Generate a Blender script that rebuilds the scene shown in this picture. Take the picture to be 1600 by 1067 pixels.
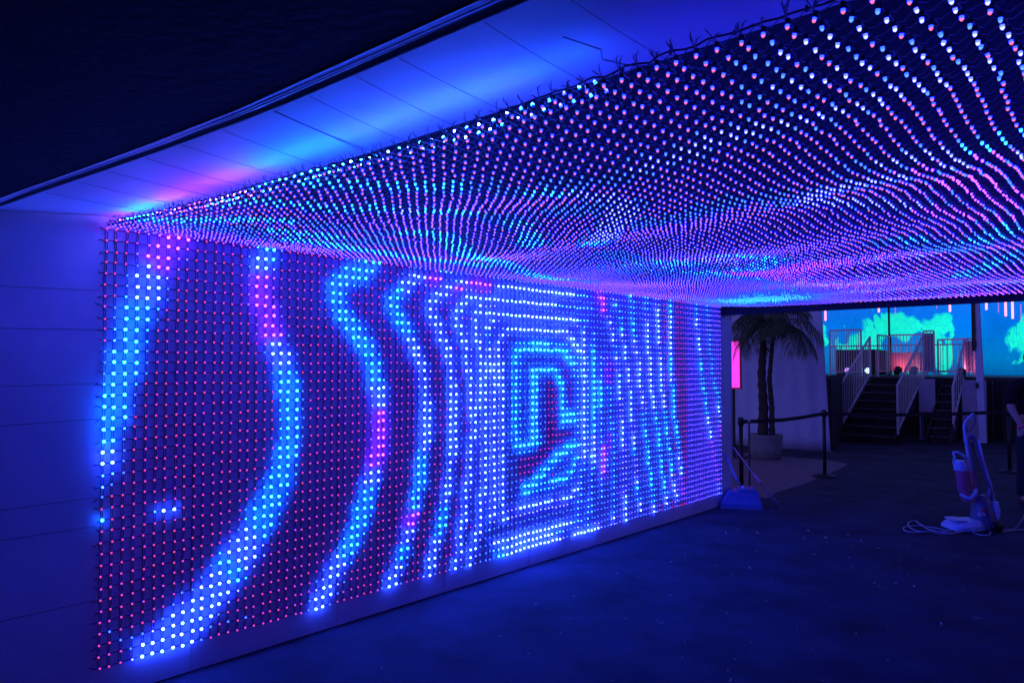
import bpy, bmesh, math, random
import numpy as np
from mathutils import Vector, Matrix, Euler
random.seed(7); rng = np.random.default_rng(7)
for o in list(bpy.data.objects): bpy.data.objects.remove(o)
sc = bpy.context.scene; COL = sc.collection
R = math.radians

# ---------------------------------------------------------------- camera
CAM = Vector((3.97, 0.0, 1.65))
cd = bpy.data.cameras.new('camera'); cam = bpy.data.objects.new('camera', cd); COL.objects.link(cam)
cd.sensor_width = 36.0; cd.lens = 36.0*1150/1600; cd.clip_start = 0.05; cd.clip_end = 400
cam.location = CAM; cam.rotation_euler = (R(90+1.84), 0, R(41.97)); sc.camera = cam

# ---------------------------------------------------------------- world (night)
w = bpy.data.worlds.new('World'); sc.world = w; w.use_nodes = True
nt = w.node_tree; bg = nt.nodes['Background']
sky = nt.nodes.new('ShaderNodeTexSky'); sky.sky_type = 'NISHITA'; sky.sun_disc = False
sky.sun_elevation = R(-2); sky.sun_rotation = R(200)
tint = nt.nodes.new('ShaderNodeMix'); tint.data_type = 'RGBA'; tint.blend_type = 'MULTIPLY'; tint.inputs[0].default_value = 1
tint.inputs[7].default_value = (.24, .22, 1, 1)      # the venue's blue light hangs in the night sky
nt.links.new(sky.outputs[0], tint.inputs[6]); nt.links.new(tint.outputs[2], bg.inputs[0]); bg.inputs[1].default_value = 2.7

sc.view_settings.view_transform = 'Standard'; sc.view_settings.look = 'None'
sc.view_settings.exposure = 0.0; sc.view_settings.gamma = 1.0
sc.render.engine = 'CYCLES'
cy = sc.cycles
cy.use_denoising = True; cy.max_bounces = 5; cy.diffuse_bounces = 3; cy.glossy_bounces = 3
cy.sample_clamp_indirect = 4.0; cy.use_light_tree = True; cy.caustics_reflective = False; cy.caustics_refractive = False

# ---------------------------------------------------------------- materials
MATS = {}
def mat(name, col, rough=.7, metal=0., noise=0., nscale=8., bump=0., bscale=60., spec=.5, sheen=0.):
    if name in MATS: return MATS[name]
    m = bpy.data.materials.new(name); m.use_nodes = True; t = m.node_tree; b = t.nodes['Principled BSDF']
    b.inputs['Roughness'].default_value = rough; b.inputs['Metallic'].default_value = metal
    b.inputs['Specular IOR Level'].default_value = spec
    if sheen: b.inputs['Sheen Weight'].default_value = sheen
    b.inputs['Base Color'].default_value = (*col, 1)
    if noise or bump:
        tc = t.nodes.new('ShaderNodeTexCoord')
    if noise:
        n = t.nodes.new('ShaderNodeTexNoise'); n.inputs['Scale'].default_value = nscale; n.inputs['Detail'].default_value = 8
        n.inputs['Roughness'].default_value = .62
        t.links.new(tc.outputs['Object'], n.inputs['Vector'])
        r = t.nodes.new('ShaderNodeValToRGB')
        r.color_ramp.elements[0].position = .3; r.color_ramp.elements[1].position = .72
        r.color_ramp.elements[0].color = (*[c*(1-noise) for c in col], 1)
        r.color_ramp.elements[1].color = (*[min(.95, c*(1+noise)) for c in col], 1)
        t.links.new(n.outputs['Fac'], r.inputs[0]); t.links.new(r.outputs[0], b.inputs['Base Color'])
    if bump:
        n2 = t.nodes.new('ShaderNodeTexNoise'); n2.inputs['Scale'].default_value = bscale; n2.inputs['Detail'].default_value = 6
        t.links.new(tc.outputs['Object'], n2.inputs['Vector'])
        bp = t.nodes.new('ShaderNodeBump'); bp.inputs['Strength'].default_value = bump; bp.inputs['Distance'].default_value = .01
        t.links.new(n2.outputs['Fac'], bp.inputs['Height']); t.links.new(bp.outputs[0], b.inputs['Normal'])
    MATS[name] = m; return m
def emis(name, col, s):
    if name in MATS: return MATS[name]
    m = bpy.data.materials.new(name); m.use_nodes = True; t = m.node_tree
    t.nodes.remove(t.nodes['Principled BSDF']); e = t.nodes.new('ShaderNodeEmission')
    e.inputs[0].default_value = (*col, 1); e.inputs[1].default_value = s
    t.links.new(e.outputs[0], t.nodes['Material Output'].inputs[0])
    m.cycles.emission_sampling = 'FRONT'
    MATS[name] = m; return m

M_black = mat('black_plastic', (.012, .012, .015), .38)
M_litcord = mat('lit_black_cord', (.26, .26, .28), .3)  # black cord lightened: LED light on the overhead cords put into its colour
M_velvet = mat('black_velvet', (.007, .006, .008), .95, noise=.4, nscale=3, bump=.4, bscale=30)
M_cord = mat('black_cord', (.016, .016, .02), .42)
M_wall = mat('painted_panel', (.68, .77, .82), .55, noise=.20, nscale=1.1, bump=.06, bscale=30)
M_lining = mat('white_lining', (.85, .85, .86), .6, noise=.04, nscale=4)
M_trim = mat('pale_metal_trim', (.75, .76, .8), .45, metal=.2, noise=.08, nscale=14)
M_blackcloth = mat('black_cloth', (.018, .017, .022), .9, noise=.25, nscale=12, bump=.3, bscale=90)
M_backing = mat('charcoal_backing', (.028, .028, .034), .9, noise=.3, nscale=6, bump=.3, bscale=40)
M_carpet = mat('dark_blue_carpet', (.027, .034, .058), .95, noise=.7, nscale=1.7, bump=1.0, bscale=110)
M_ground = mat('asphalt', (.05, .05, .05), .95, noise=.3, nscale=3, bump=.5, bscale=80)
M_feltshade = mat('shade_tinted_felt', (.22, .25, .30), .9, noise=.30, nscale=1.4, bump=.5, bscale=260)  # felt-textured panels; shade at the wall's dim near end put into the colour
M_paving = mat('concrete', (.20, .16, .18), .85, noise=.2, nscale=5, bump=.25, bscale=50)
M_alu = mat('brushed_aluminium', (.55, .56, .6), .38, metal=.85, noise=.12, nscale=18)
M_steel = mat('galvanised_steel', (.62, .62, .66), .42, metal=.1, noise=.15, nscale=20)
M_darksteel = mat('black_steel', (.02, .02, .025), .45, metal=.3)
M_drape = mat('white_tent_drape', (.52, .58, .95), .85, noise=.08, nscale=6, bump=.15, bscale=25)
M_pot = mat('grey_planter', (.22, .24, .28), .7, noise=.15, nscale=9, bump=.2, bscale=40)
M_soil = mat('soil', (.04, .028, .02), 1, noise=.4, nscale=30, bump=.8, bscale=60)
M_bark = mat('palm_bark', (.06, .045, .04), .95, noise=.4, nscale=14, bump=.9, bscale=35)
M_frond = mat('palm_leaf', (.045, .075, .03), .6, noise=.3, nscale=10)
M_treads = mat('black_step_board', (.03, .03, .035), .6, noise=.4, nscale=9, bump=.2, bscale=40)
M_nose = mat('worn_step_edge', (.08, .075, .08), .6, noise=.5, nscale=14)
M_purple = mat('grey_side_board', (.36, .34, .52), .6, noise=.12, nscale=5)
M_vac = mat('silver_blue_plastic', (.56, .74, .90), .32, noise=.08, nscale=10)
M_vacd = mat('slate_plastic', (.16, .18, .24), .4, noise=.1, nscale=10)
M_vacr = mat('red_plastic', (.75, .10, .10), .35)
M_bin = mat('red_tinted_bin', (.70, .16, .24), .15)
M_hose = mat('grey_hose', (.28, .30, .36), .5)
M_wcord = mat('pale_cord', (.50, .50, .55), .5)
M_blueplas = mat('blue_plastic', (.10, .15, .34), .4, noise=.1, nscale=9)
M_bluehandle = mat('pale_blue_handle', (.35, .42, .68), .35)
M_pink = mat('orange_pink_handle', (.85, .38, .32), .45)
M_bristle = mat('bristle', (.3, .25, .3), .9)
M_skin = mat('skin', (.52, .32, .24), .55)
M_shirt = mat('black_shirt', (.005, .005, .007), .95, noise=.3, nscale=14, bump=.4, bscale=30)
M_jeans = mat('dark_trousers', (.018, .02, .032), .9, noise=.3, nscale=18, bump=.4, bscale=40)
M_hair = mat('dark_hair', (.02, .014, .012), .6)
M_shoe = mat('black_shoe', (.02, .02, .022), .5)
M_band = mat('red_wristband', (.85, .10, .12), .4)
M_litter = mat('white_litter', (.75, .75, .78), .8)
M_white = mat('white_paint', (.75, .75, .75), .5)

# LED colours: class -> (colour, strength of the tip, strength of the skirt)
LED = {   # tip colour, tip strength, skirt colour, skirt strength
 'red':   ((1.0, .055, .16), 1.5, (.06, .014, 1.0), 2.4),
 'dim':   ((.08, .22, 1.0), 2.4, (.006, .025, 1.0), 12.0),
 'lil':   ((.60, .22, .95), 1.4, (.006, .010, 1.0), 16.0),
 'pink':  ((1.0, .15, .34), 1.5, (.003, .007, 1.0), 32.0),
 'mag':   ((1.0, .13, .66), 1.15, (.006, .007, 1.0), 38.0),
 'c':     ((.004, .10, 1.0), 135, (.001, .06, 1.0), 135),
 'w':     ((.022, .058, 1.0), 125, (.014, .042, 1.0), 125),
 'W':     ((.026, .065, 1.0), 130, (.014, .042, 1.0), 130),
 'v':     ((.16, .0095, 1.0), 75, (.13, .008, 1.0), 75),
 'b':     ((.010, .06, 1.0), 45, (.006, .045, 1.0), 38),
 'cm':    ((.008, .095, 1.0), 26, (.003, .05, 1.0), 24),
 'wm':    ((.07, .075, 1.0), 16, (.010, .016, 1.0), 26),
 'vm':    ((.35, .05, 1.0), 5, (.04, .010, 1.0), 28),
 'uc':    ((.004, .10, 1.0), 420, (.001, .06, 1.0), 2),  # upward classes: extra-bright LEDs added to make the lining glow
 'uw':    ((.035, .06, 1.0), 400, (.03, .03, 1.0), 2),
 'uv':    ((.16, .03, 1.0), 330, (.10, .02, 1.0), 2),
 'ur':    ((.30, .02, .5), 120, (.3, .02, .3), 1),
}
CLS = list(LED)
LM = [M_black]
for k in CLS:
    c, a, c2, b_ = LED[k]
    LM.append(emis('led_%s' % k, c, a)); LM.append(emis('led_%s_skirt' % k, c2, b_))

# ---------------------------------------------------------------- mesh helpers
class MB:
    def __init__(s): s.v = []; s.f = []; s.mi = []; s.cur = 0; s.smooth = []
    def m(s, i): s.cur = i; return s
    def add(s, vs, fs, smooth=False):
        b = len(s.v); s.v += [tuple(v) for v in vs]
        for f in fs: s.f.append(tuple(i+b for i in f)); s.mi.append(s.cur); s.smooth.append(smooth)
        return s
    def box(s, x0, x1, y0, y1, z0, z1, M=None):
        vs = [(x, y, z) for z in (z0, z1) for y in (y0, y1) for x in (x0, x1)]
        if M is not None: vs = [M @ Vector(v) for v in vs]
        return s.add(vs, [(0,2,3,1),(4,5,7,6),(0,1,5,4),(2,6,7,3),(0,4,6,2),(1,3,7,5)])
    def tube(s, pts, r, n=6, caps=True, closed=False):
        pts = [Vector(p) for p in pts]; N = len(pts)
        rr = r if isinstance(r, (list, tuple)) else [r]*N
        vs = []; prev = None
        for i, p in enumerate(pts):
            a = pts[i-1] if (i or closed) else p; b = pts[(i+1) % N] if (i < N-1 or closed) else p
            t = (b-a); t = t.normalized() if t.length > 1e-9 else Vector((0, 0, 1))
            if prev is None:
                u = t.cross(Vector((0, 0, 1)))
                if u.length < .05: u = t.cross(Vector((1, 0, 0)))
            else:
                u = prev - t*prev.dot(t)
                if u.length < 1e-6: u = t.orthogonal()
            u.normalize(); prev = u; q = t.cross(u)
            for k in range(n):
                an = 2*math.pi*k/n; vs.append(p + (u*math.cos(an)+q*math.sin(an))*rr[i])
        fs = []
        for i in range(N if closed else N-1):
            for k in range(n):
                a = i*n+k; b = i*n+(k+1) % n; j = ((i+1) % N)*n
                fs.append((a, b, j+(k+1) % n, j+k))
        if caps and not closed:
            fs.append(tuple(range(n-1, -1, -1))); fs.append(tuple((N-1)*n+k for k in range(n)))
        return s.add(vs, fs, True)
    def bar(s, p, q, w, h=None):
        h = h or w; p = Vector(p); q = Vector(q); t = (q-p).normalized()
        u = t.cross(Vector((0, 0, 1)));
        if u.length < .05: u = Vector((1, 0, 0))
        u.normalize(); v = t.cross(u)
        vs = [a+u*(x*w/2)+v*(y*h/2) for a in (p, q) for x, y in ((-1,-1),(1,-1),(1,1),(-1,1))]
        return s.add(vs, [(3,2,1,0),(4,5,6,7),(0,1,5,4),(1,2,6,5),(2,3,7,6),(3,0,4,7)])
    def lathe(s, prof, cx=0, cy=0, n=20, z0=0):
        vs = []
        for r, z in prof:
            for k in range(n):
                a = 2*math.pi*k/n; vs.append((cx+r*math.cos(a), cy+r*math.sin(a), z0+z))
        fs = []
        for i in range(len(prof)-1):
            for k in range(n):
                a = i*n+k; b = i*n+(k+1) % n; fs.append((a, b, b+n, a+n))
        fs.append(tuple(range(n-1, -1, -1))); fs.append(tuple((len(prof)-1)*n+k for k in range(n)))
        return s.add(vs, fs, True)
    def loft(s, secs):
        n = len(secs[0]); vs = [p for q in secs for p in q]; fs = []
        for i in range(len(secs)-1):
            for k in range(n):
                a = i*n+k; b = i*n+(k+1) % n; fs.append((a, b, b+n, a+n))
        fs.append(tuple(range(n-1, -1, -1))); fs.append(tuple((len(secs)-1)*n+k for k in range(n)))
        return s.add(vs, fs, False)
    def mesh(s, name, mats):
        me = bpy.data.meshes.new(name); me.from_pydata(s.v, [], s.f)
        for m in (mats if isinstance(mats, (list, tuple)) else [mats]): me.materials.append(m)
        me.polygons.foreach_set('material_index', s.mi); me.polygons.foreach_set('use_smooth', s.smooth)
        me.update(); return me
    def build(s, name, mats, parent=None, bevel=0, loc=None, rot=None):
        o = bpy.data.objects.new(name, s.mesh(name, mats)); COL.objects.link(o)
        if parent: o.parent = parent
        if loc is not None: o.location = loc
        if rot is not None: o.rotation_euler = rot
        if bevel:
            b = o.modifiers.new('bevel', 'BEVEL'); b.width = bevel; b.segments = 2; b.limit_method = 'ANGLE'
        return o
def tag(o, label=None, cat=None, group=None, kind=None):
    if label: o['label'] = label
    if cat: o['category'] = cat
    if group: o['group'] = group
    if kind: o['kind'] = kind
    return o
def thing(name, label, cat, loc=(0,0,0), rz=0, group=None):
    o = bpy.data.objects.new(name, None); COL.objects.link(o); o.location = loc; o.rotation_euler = (0, 0, rz)
    o.empty_display_size = .1
    return tag(o, label, cat, group)
def inst(name, me, parent, loc=(0,0,0), rot=(0,0,0)):
    o = bpy.data.objects.new(name, me); COL.objects.link(o); o.parent = parent; o.location = loc; o.rotation_euler = rot; return o
def sstep(a, b, x): t = min(1, max(0, (x-a)/(b-a))); return t*t*(3-2*t)

# ---------------------------------------------------------------- constants of the place
Y0, Y1, ZT, ZB = 1.363, 8.042, 2.3306, .1632
NC, NR = 131, 40
"""LED pattern on the wall: (half width in LEDs, 'column,row,colour ...')"""
BANDS = [
(1.3,'7.1,-0.3,v 6.6,0.5,v 6,1,v 5.3,1.9,v 5,2.8,v 4.5,3.8,w 4.1,4.8,w 3.6,6,w 3.3,6.9,c 2.8,7.9,c 2.5,9,c 2.4,9.9,c 2.3,10.9,c 2.1,11.9,c 1.8,12.9,c 1.4,14,c 1.2,14.9,c 0.9,15.9,c 0.7,16.8,c 0.5,17.9,c 0.2,18.9,c 0.1,19.8,w -0.1,20.8,w -0.2,21.8,b'),
(1.05,'17.6,-0.1,c 17.3,0.2,c 16.9,1,w 16.9,2.1,w 16.9,3.1,v 16.9,4,v 16.9,5.1,v 17,6,v 17.3,7,v 17.5,8,v 18.1,9,v 18.5,10,w 18.8,10.9,w 19.3,12,w 19.7,13,c 20,14,c 20.1,15,c 20.3,16,c 20.4,17,c 20.4,17.9,c 20.4,19,c 20.4,20,c 20.1,20.9,c 19.9,22,c 19.7,23,c 19.3,23.9,c'),
(1.4,'19.3,23.9,c 18.8,25,c 18.4,25.9,c 17.7,27,c 17.1,27.9,c 16.5,28.9,c 15.7,29.9,w 15.1,31,w'),
(1.8,'15.1,31,w 14.2,31.7,w 13.2,32.8,c 12.3,33.8,w 11.2,34.9,w 10.5,35.6,w 9.5,36.3,w 8.3,37.2,w 7.4,38,w 6.4,38.6,w 5.1,38.9,W'),
(1,'32,0,c 30.6,1.1,c 28.8,1.6,c 27.7,2.2,c 26.8,3.1,c 26.7,4.1,c 26.8,5.1,c 27.3,6.2,c 28.3,7.1,c 29.3,8.1,c 30.5,9.1,c 31.1,10.1,c 31.7,11,c 32.2,12.1,c 32.5,13,c 32.8,14.1,c 33,15.1,w 33.3,16.1,w 33.4,18,v 33.4,20,v 33.4,21.9,v 33,23.1,v 32.8,24.1,v 32.4,25,w 32,26.1,w 31.7,26.9,c 31.3,27.9,c 30.9,29,c 30.6,30.1,c 30.2,30.9,c 29.8,31.6,c 29.2,32.3,c 28.7,33.3,c 28,34.1,c 27.1,35,w 26.3,36.2,w 25.4,37.2,W 24.5,38.3,W'),
(0.75,'45.6,-0.2,b 42.6,1.2,v 39.6,1.2,w 37.9,2.2,w 36.4,3.2,c 35.5,4.2,c 35.4,5.1,c 36,6.1,c 36.9,7,c 38,8,c 38.7,9.1,w 39.3,10,w 39.9,11,w 40.4,11.9,w 40.9,12.9,w 41,13.8,w 41,14.8,w 41.1,15.9,w 41.4,16.8,w 41.5,17.8,w 41.5,18.8,w 41.5,20.7,w 41.2,22.8,w 40.8,23.8,c 40.7,24.8,c 40.7,26.8,c 40.1,28,c 39.8,28.9,c 39.6,29.9,c 39.1,31.1,v 38.6,32,v 38.5,33,w 38,34,w 37.6,35,c 37.1,36,c 36.4,37.1,w 35.8,38,w 35.4,39,W'),
(0.6,'47.8,2,v 45.6,2.1,w 43.7,3.1,w 42.6,4,w 42.1,5,w 42.4,6,w 43.2,7,w 44.1,8,w 44.7,8.9,w 45.3,9.9,w 45.6,10.9,w 45.7,11.9,w 46.1,12.9,w 46.3,13.9,w 46.5,15.8,w 46.6,17.8,w 46.6,19.7,w 46.5,21.7,w 46.5,23.7,w 46.1,24.8,w 45.9,26.7,w 45.5,28.7,w 44.8,29.9,w 44.7,31.8,c 44.4,32.9,c 43.8,33.9,c 43.7,34.9,w 43.1,35.9,w 42.6,36.9,w 42.4,37.9,w 41.7,38.9,W'),
(0.6,'53.6,1.3,v 50.2,1,v 48.2,1.1,w 46.9,1.1,b'),
(0.55,'52.2,3.1,w 50,2.9,w 48.1,4,w 47.2,5,w 47.2,6,w 47.4,7,w 48.1,7.9,w 48.5,8.8,w 49.1,9.9,w 49.3,10.8,w 49.3,11.8,w 49.5,12.8,w 49.9,13.8,w 50.2,14.8,w 50.3,16.7,w 50.5,17.7,w 50.6,19.5,w 50.6,21.6,w 49.8,23.5,w 49.7,25.6,w 49.6,27.6,w 49.3,29.6,w 48.7,31.7,w 48.6,32.7,w 48.2,33.7,w 47.9,34.8,w 47.9,36.9,w 47.3,37.8,w 46.9,38.9,W'),
(0.55,'52.5,4.7,w 51.1,5,w 50.8,6,w 51,6.8,w 51.1,7.8,w 51.4,8.8,w 52.2,10,w 52.4,11.8,w 52.5,13.8,w 52.5,15.8,w 52.6,18.7,w 52.8,20.7,w 52.9,23.6,w 52.9,27.7,w 52.7,29.8,w 52,31.7,w 51.9,33.5,w 51.6,34.6,w 51.2,35.7,w 50.7,36.6,w 50.4,37.7,w 50.1,38.7,W'),
(0.5,'55.3,5.9,w 53.6,6.9,w 53.3,7.8,b 53.9,8.9,b 54.3,9.9,w 54.4,10.8,w 54.6,13.8,w 54.7,15.8,w 54.7,19.4,w 54.7,25.6,w 54.9,28.6,w 54.6,32.5,w 54.2,35.4,b'),
(0.6,'56.3,8.8,w 56.3,10.8,W 56.4,12.8,W 56.6,14.8,W 56.7,16.9,W 56.7,19.8,W 56.7,22.6,W 56.9,25.5,W 56.9,27.6,W 56.9,30.7,W 57,32.7,W 57,33.7,W'),
(0.45,'56.3,8.8,w 57.3,7.9,w 58,7,w 60.3,6.9,w 65.6,6.9,w 69,6.9,w 72.6,7,w 74.2,7.9,w 75.5,8.9,w 76.6,9.9,w 76.7,11.7,b 76.5,14.3,b'),
(0.4,'56.4,1.2,w 59.4,1,w 62.4,0.9,w 67.3,0.9,w 72.4,0.9,w 78.9,1.1,b'),
(0.4,'52.9,2.9,w 56.4,3,w 59.4,2.9,w 64,2.9,w 69,2.9,w 72.4,3,b 78.9,3.2,b'),
(0.4,'52.2,4.4,w 56.4,4.9,w 59.4,4.9,w 64,4.9,w 69,5,w 74.2,5.2,w 78.8,5.4,b'),
(0.4,'57,33.7,w 59.4,33.5,w 62.4,33.4,w 65.6,33.3,w 70.6,33.5,w 73,33.4,w 74.6,32.7,w 75.9,31.8,w 77.4,30.2,b 78,28.2,b'),
(0.4,'54.8,37,w 57.9,36.8,w 62.4,36.9,w 67.2,36.9,w 72.3,37.2,w 76.8,37,b'),
(0.4,'54.8,38,b 57.9,37.8,w 62.4,37.7,w 67.2,37.8,w 72.3,38.1,b'),
(0.4,'55.7,38.6,c 59.4,38.6,w 62.4,38.7,w 67.2,38.7,w 71.6,38.7,w'),
(0.4,'75.3,38.7,W 77.9,38.8,W 82.5,38.7,w'),
(0.65,'60,23.4,c 60,20.6,c 60,16.9,c 60,13.1,c 60,10.2,c'),
(0.65,'60,9.8,c 64,9.7,c 68.9,9.7,c 72.6,9.9,c'),
(0.6,'72.6,9.9,c 73.8,10.9,c 74.5,11.9,c 75.1,13,b 76,15.3,b'),
(0.7,'60.1,23.5,c 61.2,24.2,c 63.2,24.1,c 65.3,23.5,c'),
(0.7,'64.5,23.3,c 64.5,19.9,c 64.5,16,c 64.5,13,c'),
(0.4,'64.8,12.8,c 67.3,12.8,c 70.1,12.8,c'),
(0.55,'70.1,12.9,c 71,13.9,c 71.3,14.7,c 71.9,15.7,c 72,16.8,c 72.2,19.2,c 72.2,21.4,c'),
(0.8,'72.2,20.9,c 74.3,20.6,c 76.9,20.4,b'),
(0.55,'62.4,30.4,c 64.8,29.7,c 66.4,28.8,c 68.2,27.6,c 70.1,26.6,c 72.7,25.7,c 75,24.8,c 77.4,24.6,b'),
(0.4,'62,30.6,c 65.4,30.5,c 68.6,30.5,c 71.5,29.9,c 73.6,29.5,c 75,28.3,c 75.7,26.7,c'),
(0.5,'78.1,4.9,b 78.1,8,w 78,12.2,w 78,17.4,w 78,21.5,w 78,25.7,w 77.4,29.2,b 76.8,32.7,b 76.2,35.7,b'),
(0.45,'76.2,11.2,b 76.2,15.3,b 76.1,19.4,b 76.3,23.5,b'),
(0.6,'81,6.9,b 80.9,11.1,c 80.9,15.4,c 80.9,20.6,c 80.8,25.9,w 80.2,30,b 79.6,34.1,b 79.2,37.7,b'),
(0.45,'79.4,11.2,b 79.3,19.5,b 79.3,25.8,b'),
(0.45,'82.7,11.1,b 82.7,17.5,c 82.8,21.8,b 82.8,28.2,b 82.5,34.5,b'),
(0.45,'84.7,11.1,w 85.1,14.4,v 85.5,16.5,b 85.7,20.9,b 85.6,26.3,v 84.4,29.4,b'),
(0.4,'76,2.9,b 79.8,3.4,b'),
(0.4,'84.2,26.4,v 84.4,29.9,v'),
(0.6,'87.3,1.1,w 88.3,2.1,c 89.4,4,c 90,5.9,c 90.4,8,w 91,9,w 91.2,10.7,w 91.7,12.8,w 92.5,15.7,w 92.9,16.8,w 93.1,18.7,w 93.1,21.8,w 93.7,24.9,w 94.2,27.7,c 94.4,30,w 94.8,32.8,w 95.2,34.8,c 95.9,37.6,W'),
(0.55,'82.4,0.5,v 83.8,1.4,v 84.6,3,v 85.4,4,w 86.4,5.8,w 87.2,7.9,w 87.8,10,b 88.4,11.7,w 88.8,13.7,w 89.2,17.7,w 89.8,21.6,w 90,23.7,w 90.2,25.7,w 90.4,28.7,w 90.6,32.6,w 90.8,35.8,w 90.8,38.6,W'),
(0.45,'85.7,12.2,v 85.9,14.4,v 86.3,16.6,b 86.5,22,b 86.6,28.5,b 86.6,36,c 86.5,38.6,W'),
(0.7,'93.1,0.1,c 93.3,1.1,c 93.5,3.1,c 94.2,5.9,c 94.4,8.9,w 95.5,11.1,w 95.7,12.8,w 95.9,15.7,w 97,18,w 97.4,19.8,w 97.4,21.9,c 98.3,25.8,c 99,28,c 99.2,30,c 100.1,32.9,c 100.5,36.1,c 101.2,39,w'),
(0.7,'98.4,0.3,c 98.6,4.1,w 98.8,7.1,w 99.4,10.1,w 99.9,12.1,w 99.9,15,w 100.3,17,w 101.2,18.9,w 101.2,20.1,w 101.9,22,c 102.6,23.9,c 103.1,26.2,c 103.6,28.9,c 104,31.1,c 104.5,33.1,c 105.2,34.9,c 105.9,38,w'),
(0.7,'102.5,0.6,w 102.9,4.3,w 103.1,7.2,w 103.6,10.1,w 104,13.3,w 104.2,16.1,w 104.9,19.1,w 105.6,22.6,c 106.1,25.1,c 107.1,28.1,c 107.8,30.7,c 108.5,34.1,w 109.8,37.5,w'),
(0.7,'108,0.5,c 107.7,4.9,w 107.6,9.2,w 108.1,12.1,c 108.3,14.6,w 108.8,17.1,c 109,19.9,c 109.2,22.1,c 110,24.5,c 110.8,27.2,b 111.5,31.1,w 112.2,35,v 112.7,37,v'),
(0.6,'118.9,0.2,b 119.4,5.1,w 120.2,9,w 121,12.3,c 121.6,16,c 122.7,18.7,c 123.2,20.8,c 124.1,23.9,w 125,25.9,w 125.8,28.8,v 126.7,31.9,v 128.2,34.8,v 128.7,38.9,w'),
(0.5,'124.2,0.2,b 124.5,3.8,w 125,7.4,b 125.8,12.3,b 127,16.1,b 128.8,18.6,b 129.3,22.9,w 129.9,27,v'),
]
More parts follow.
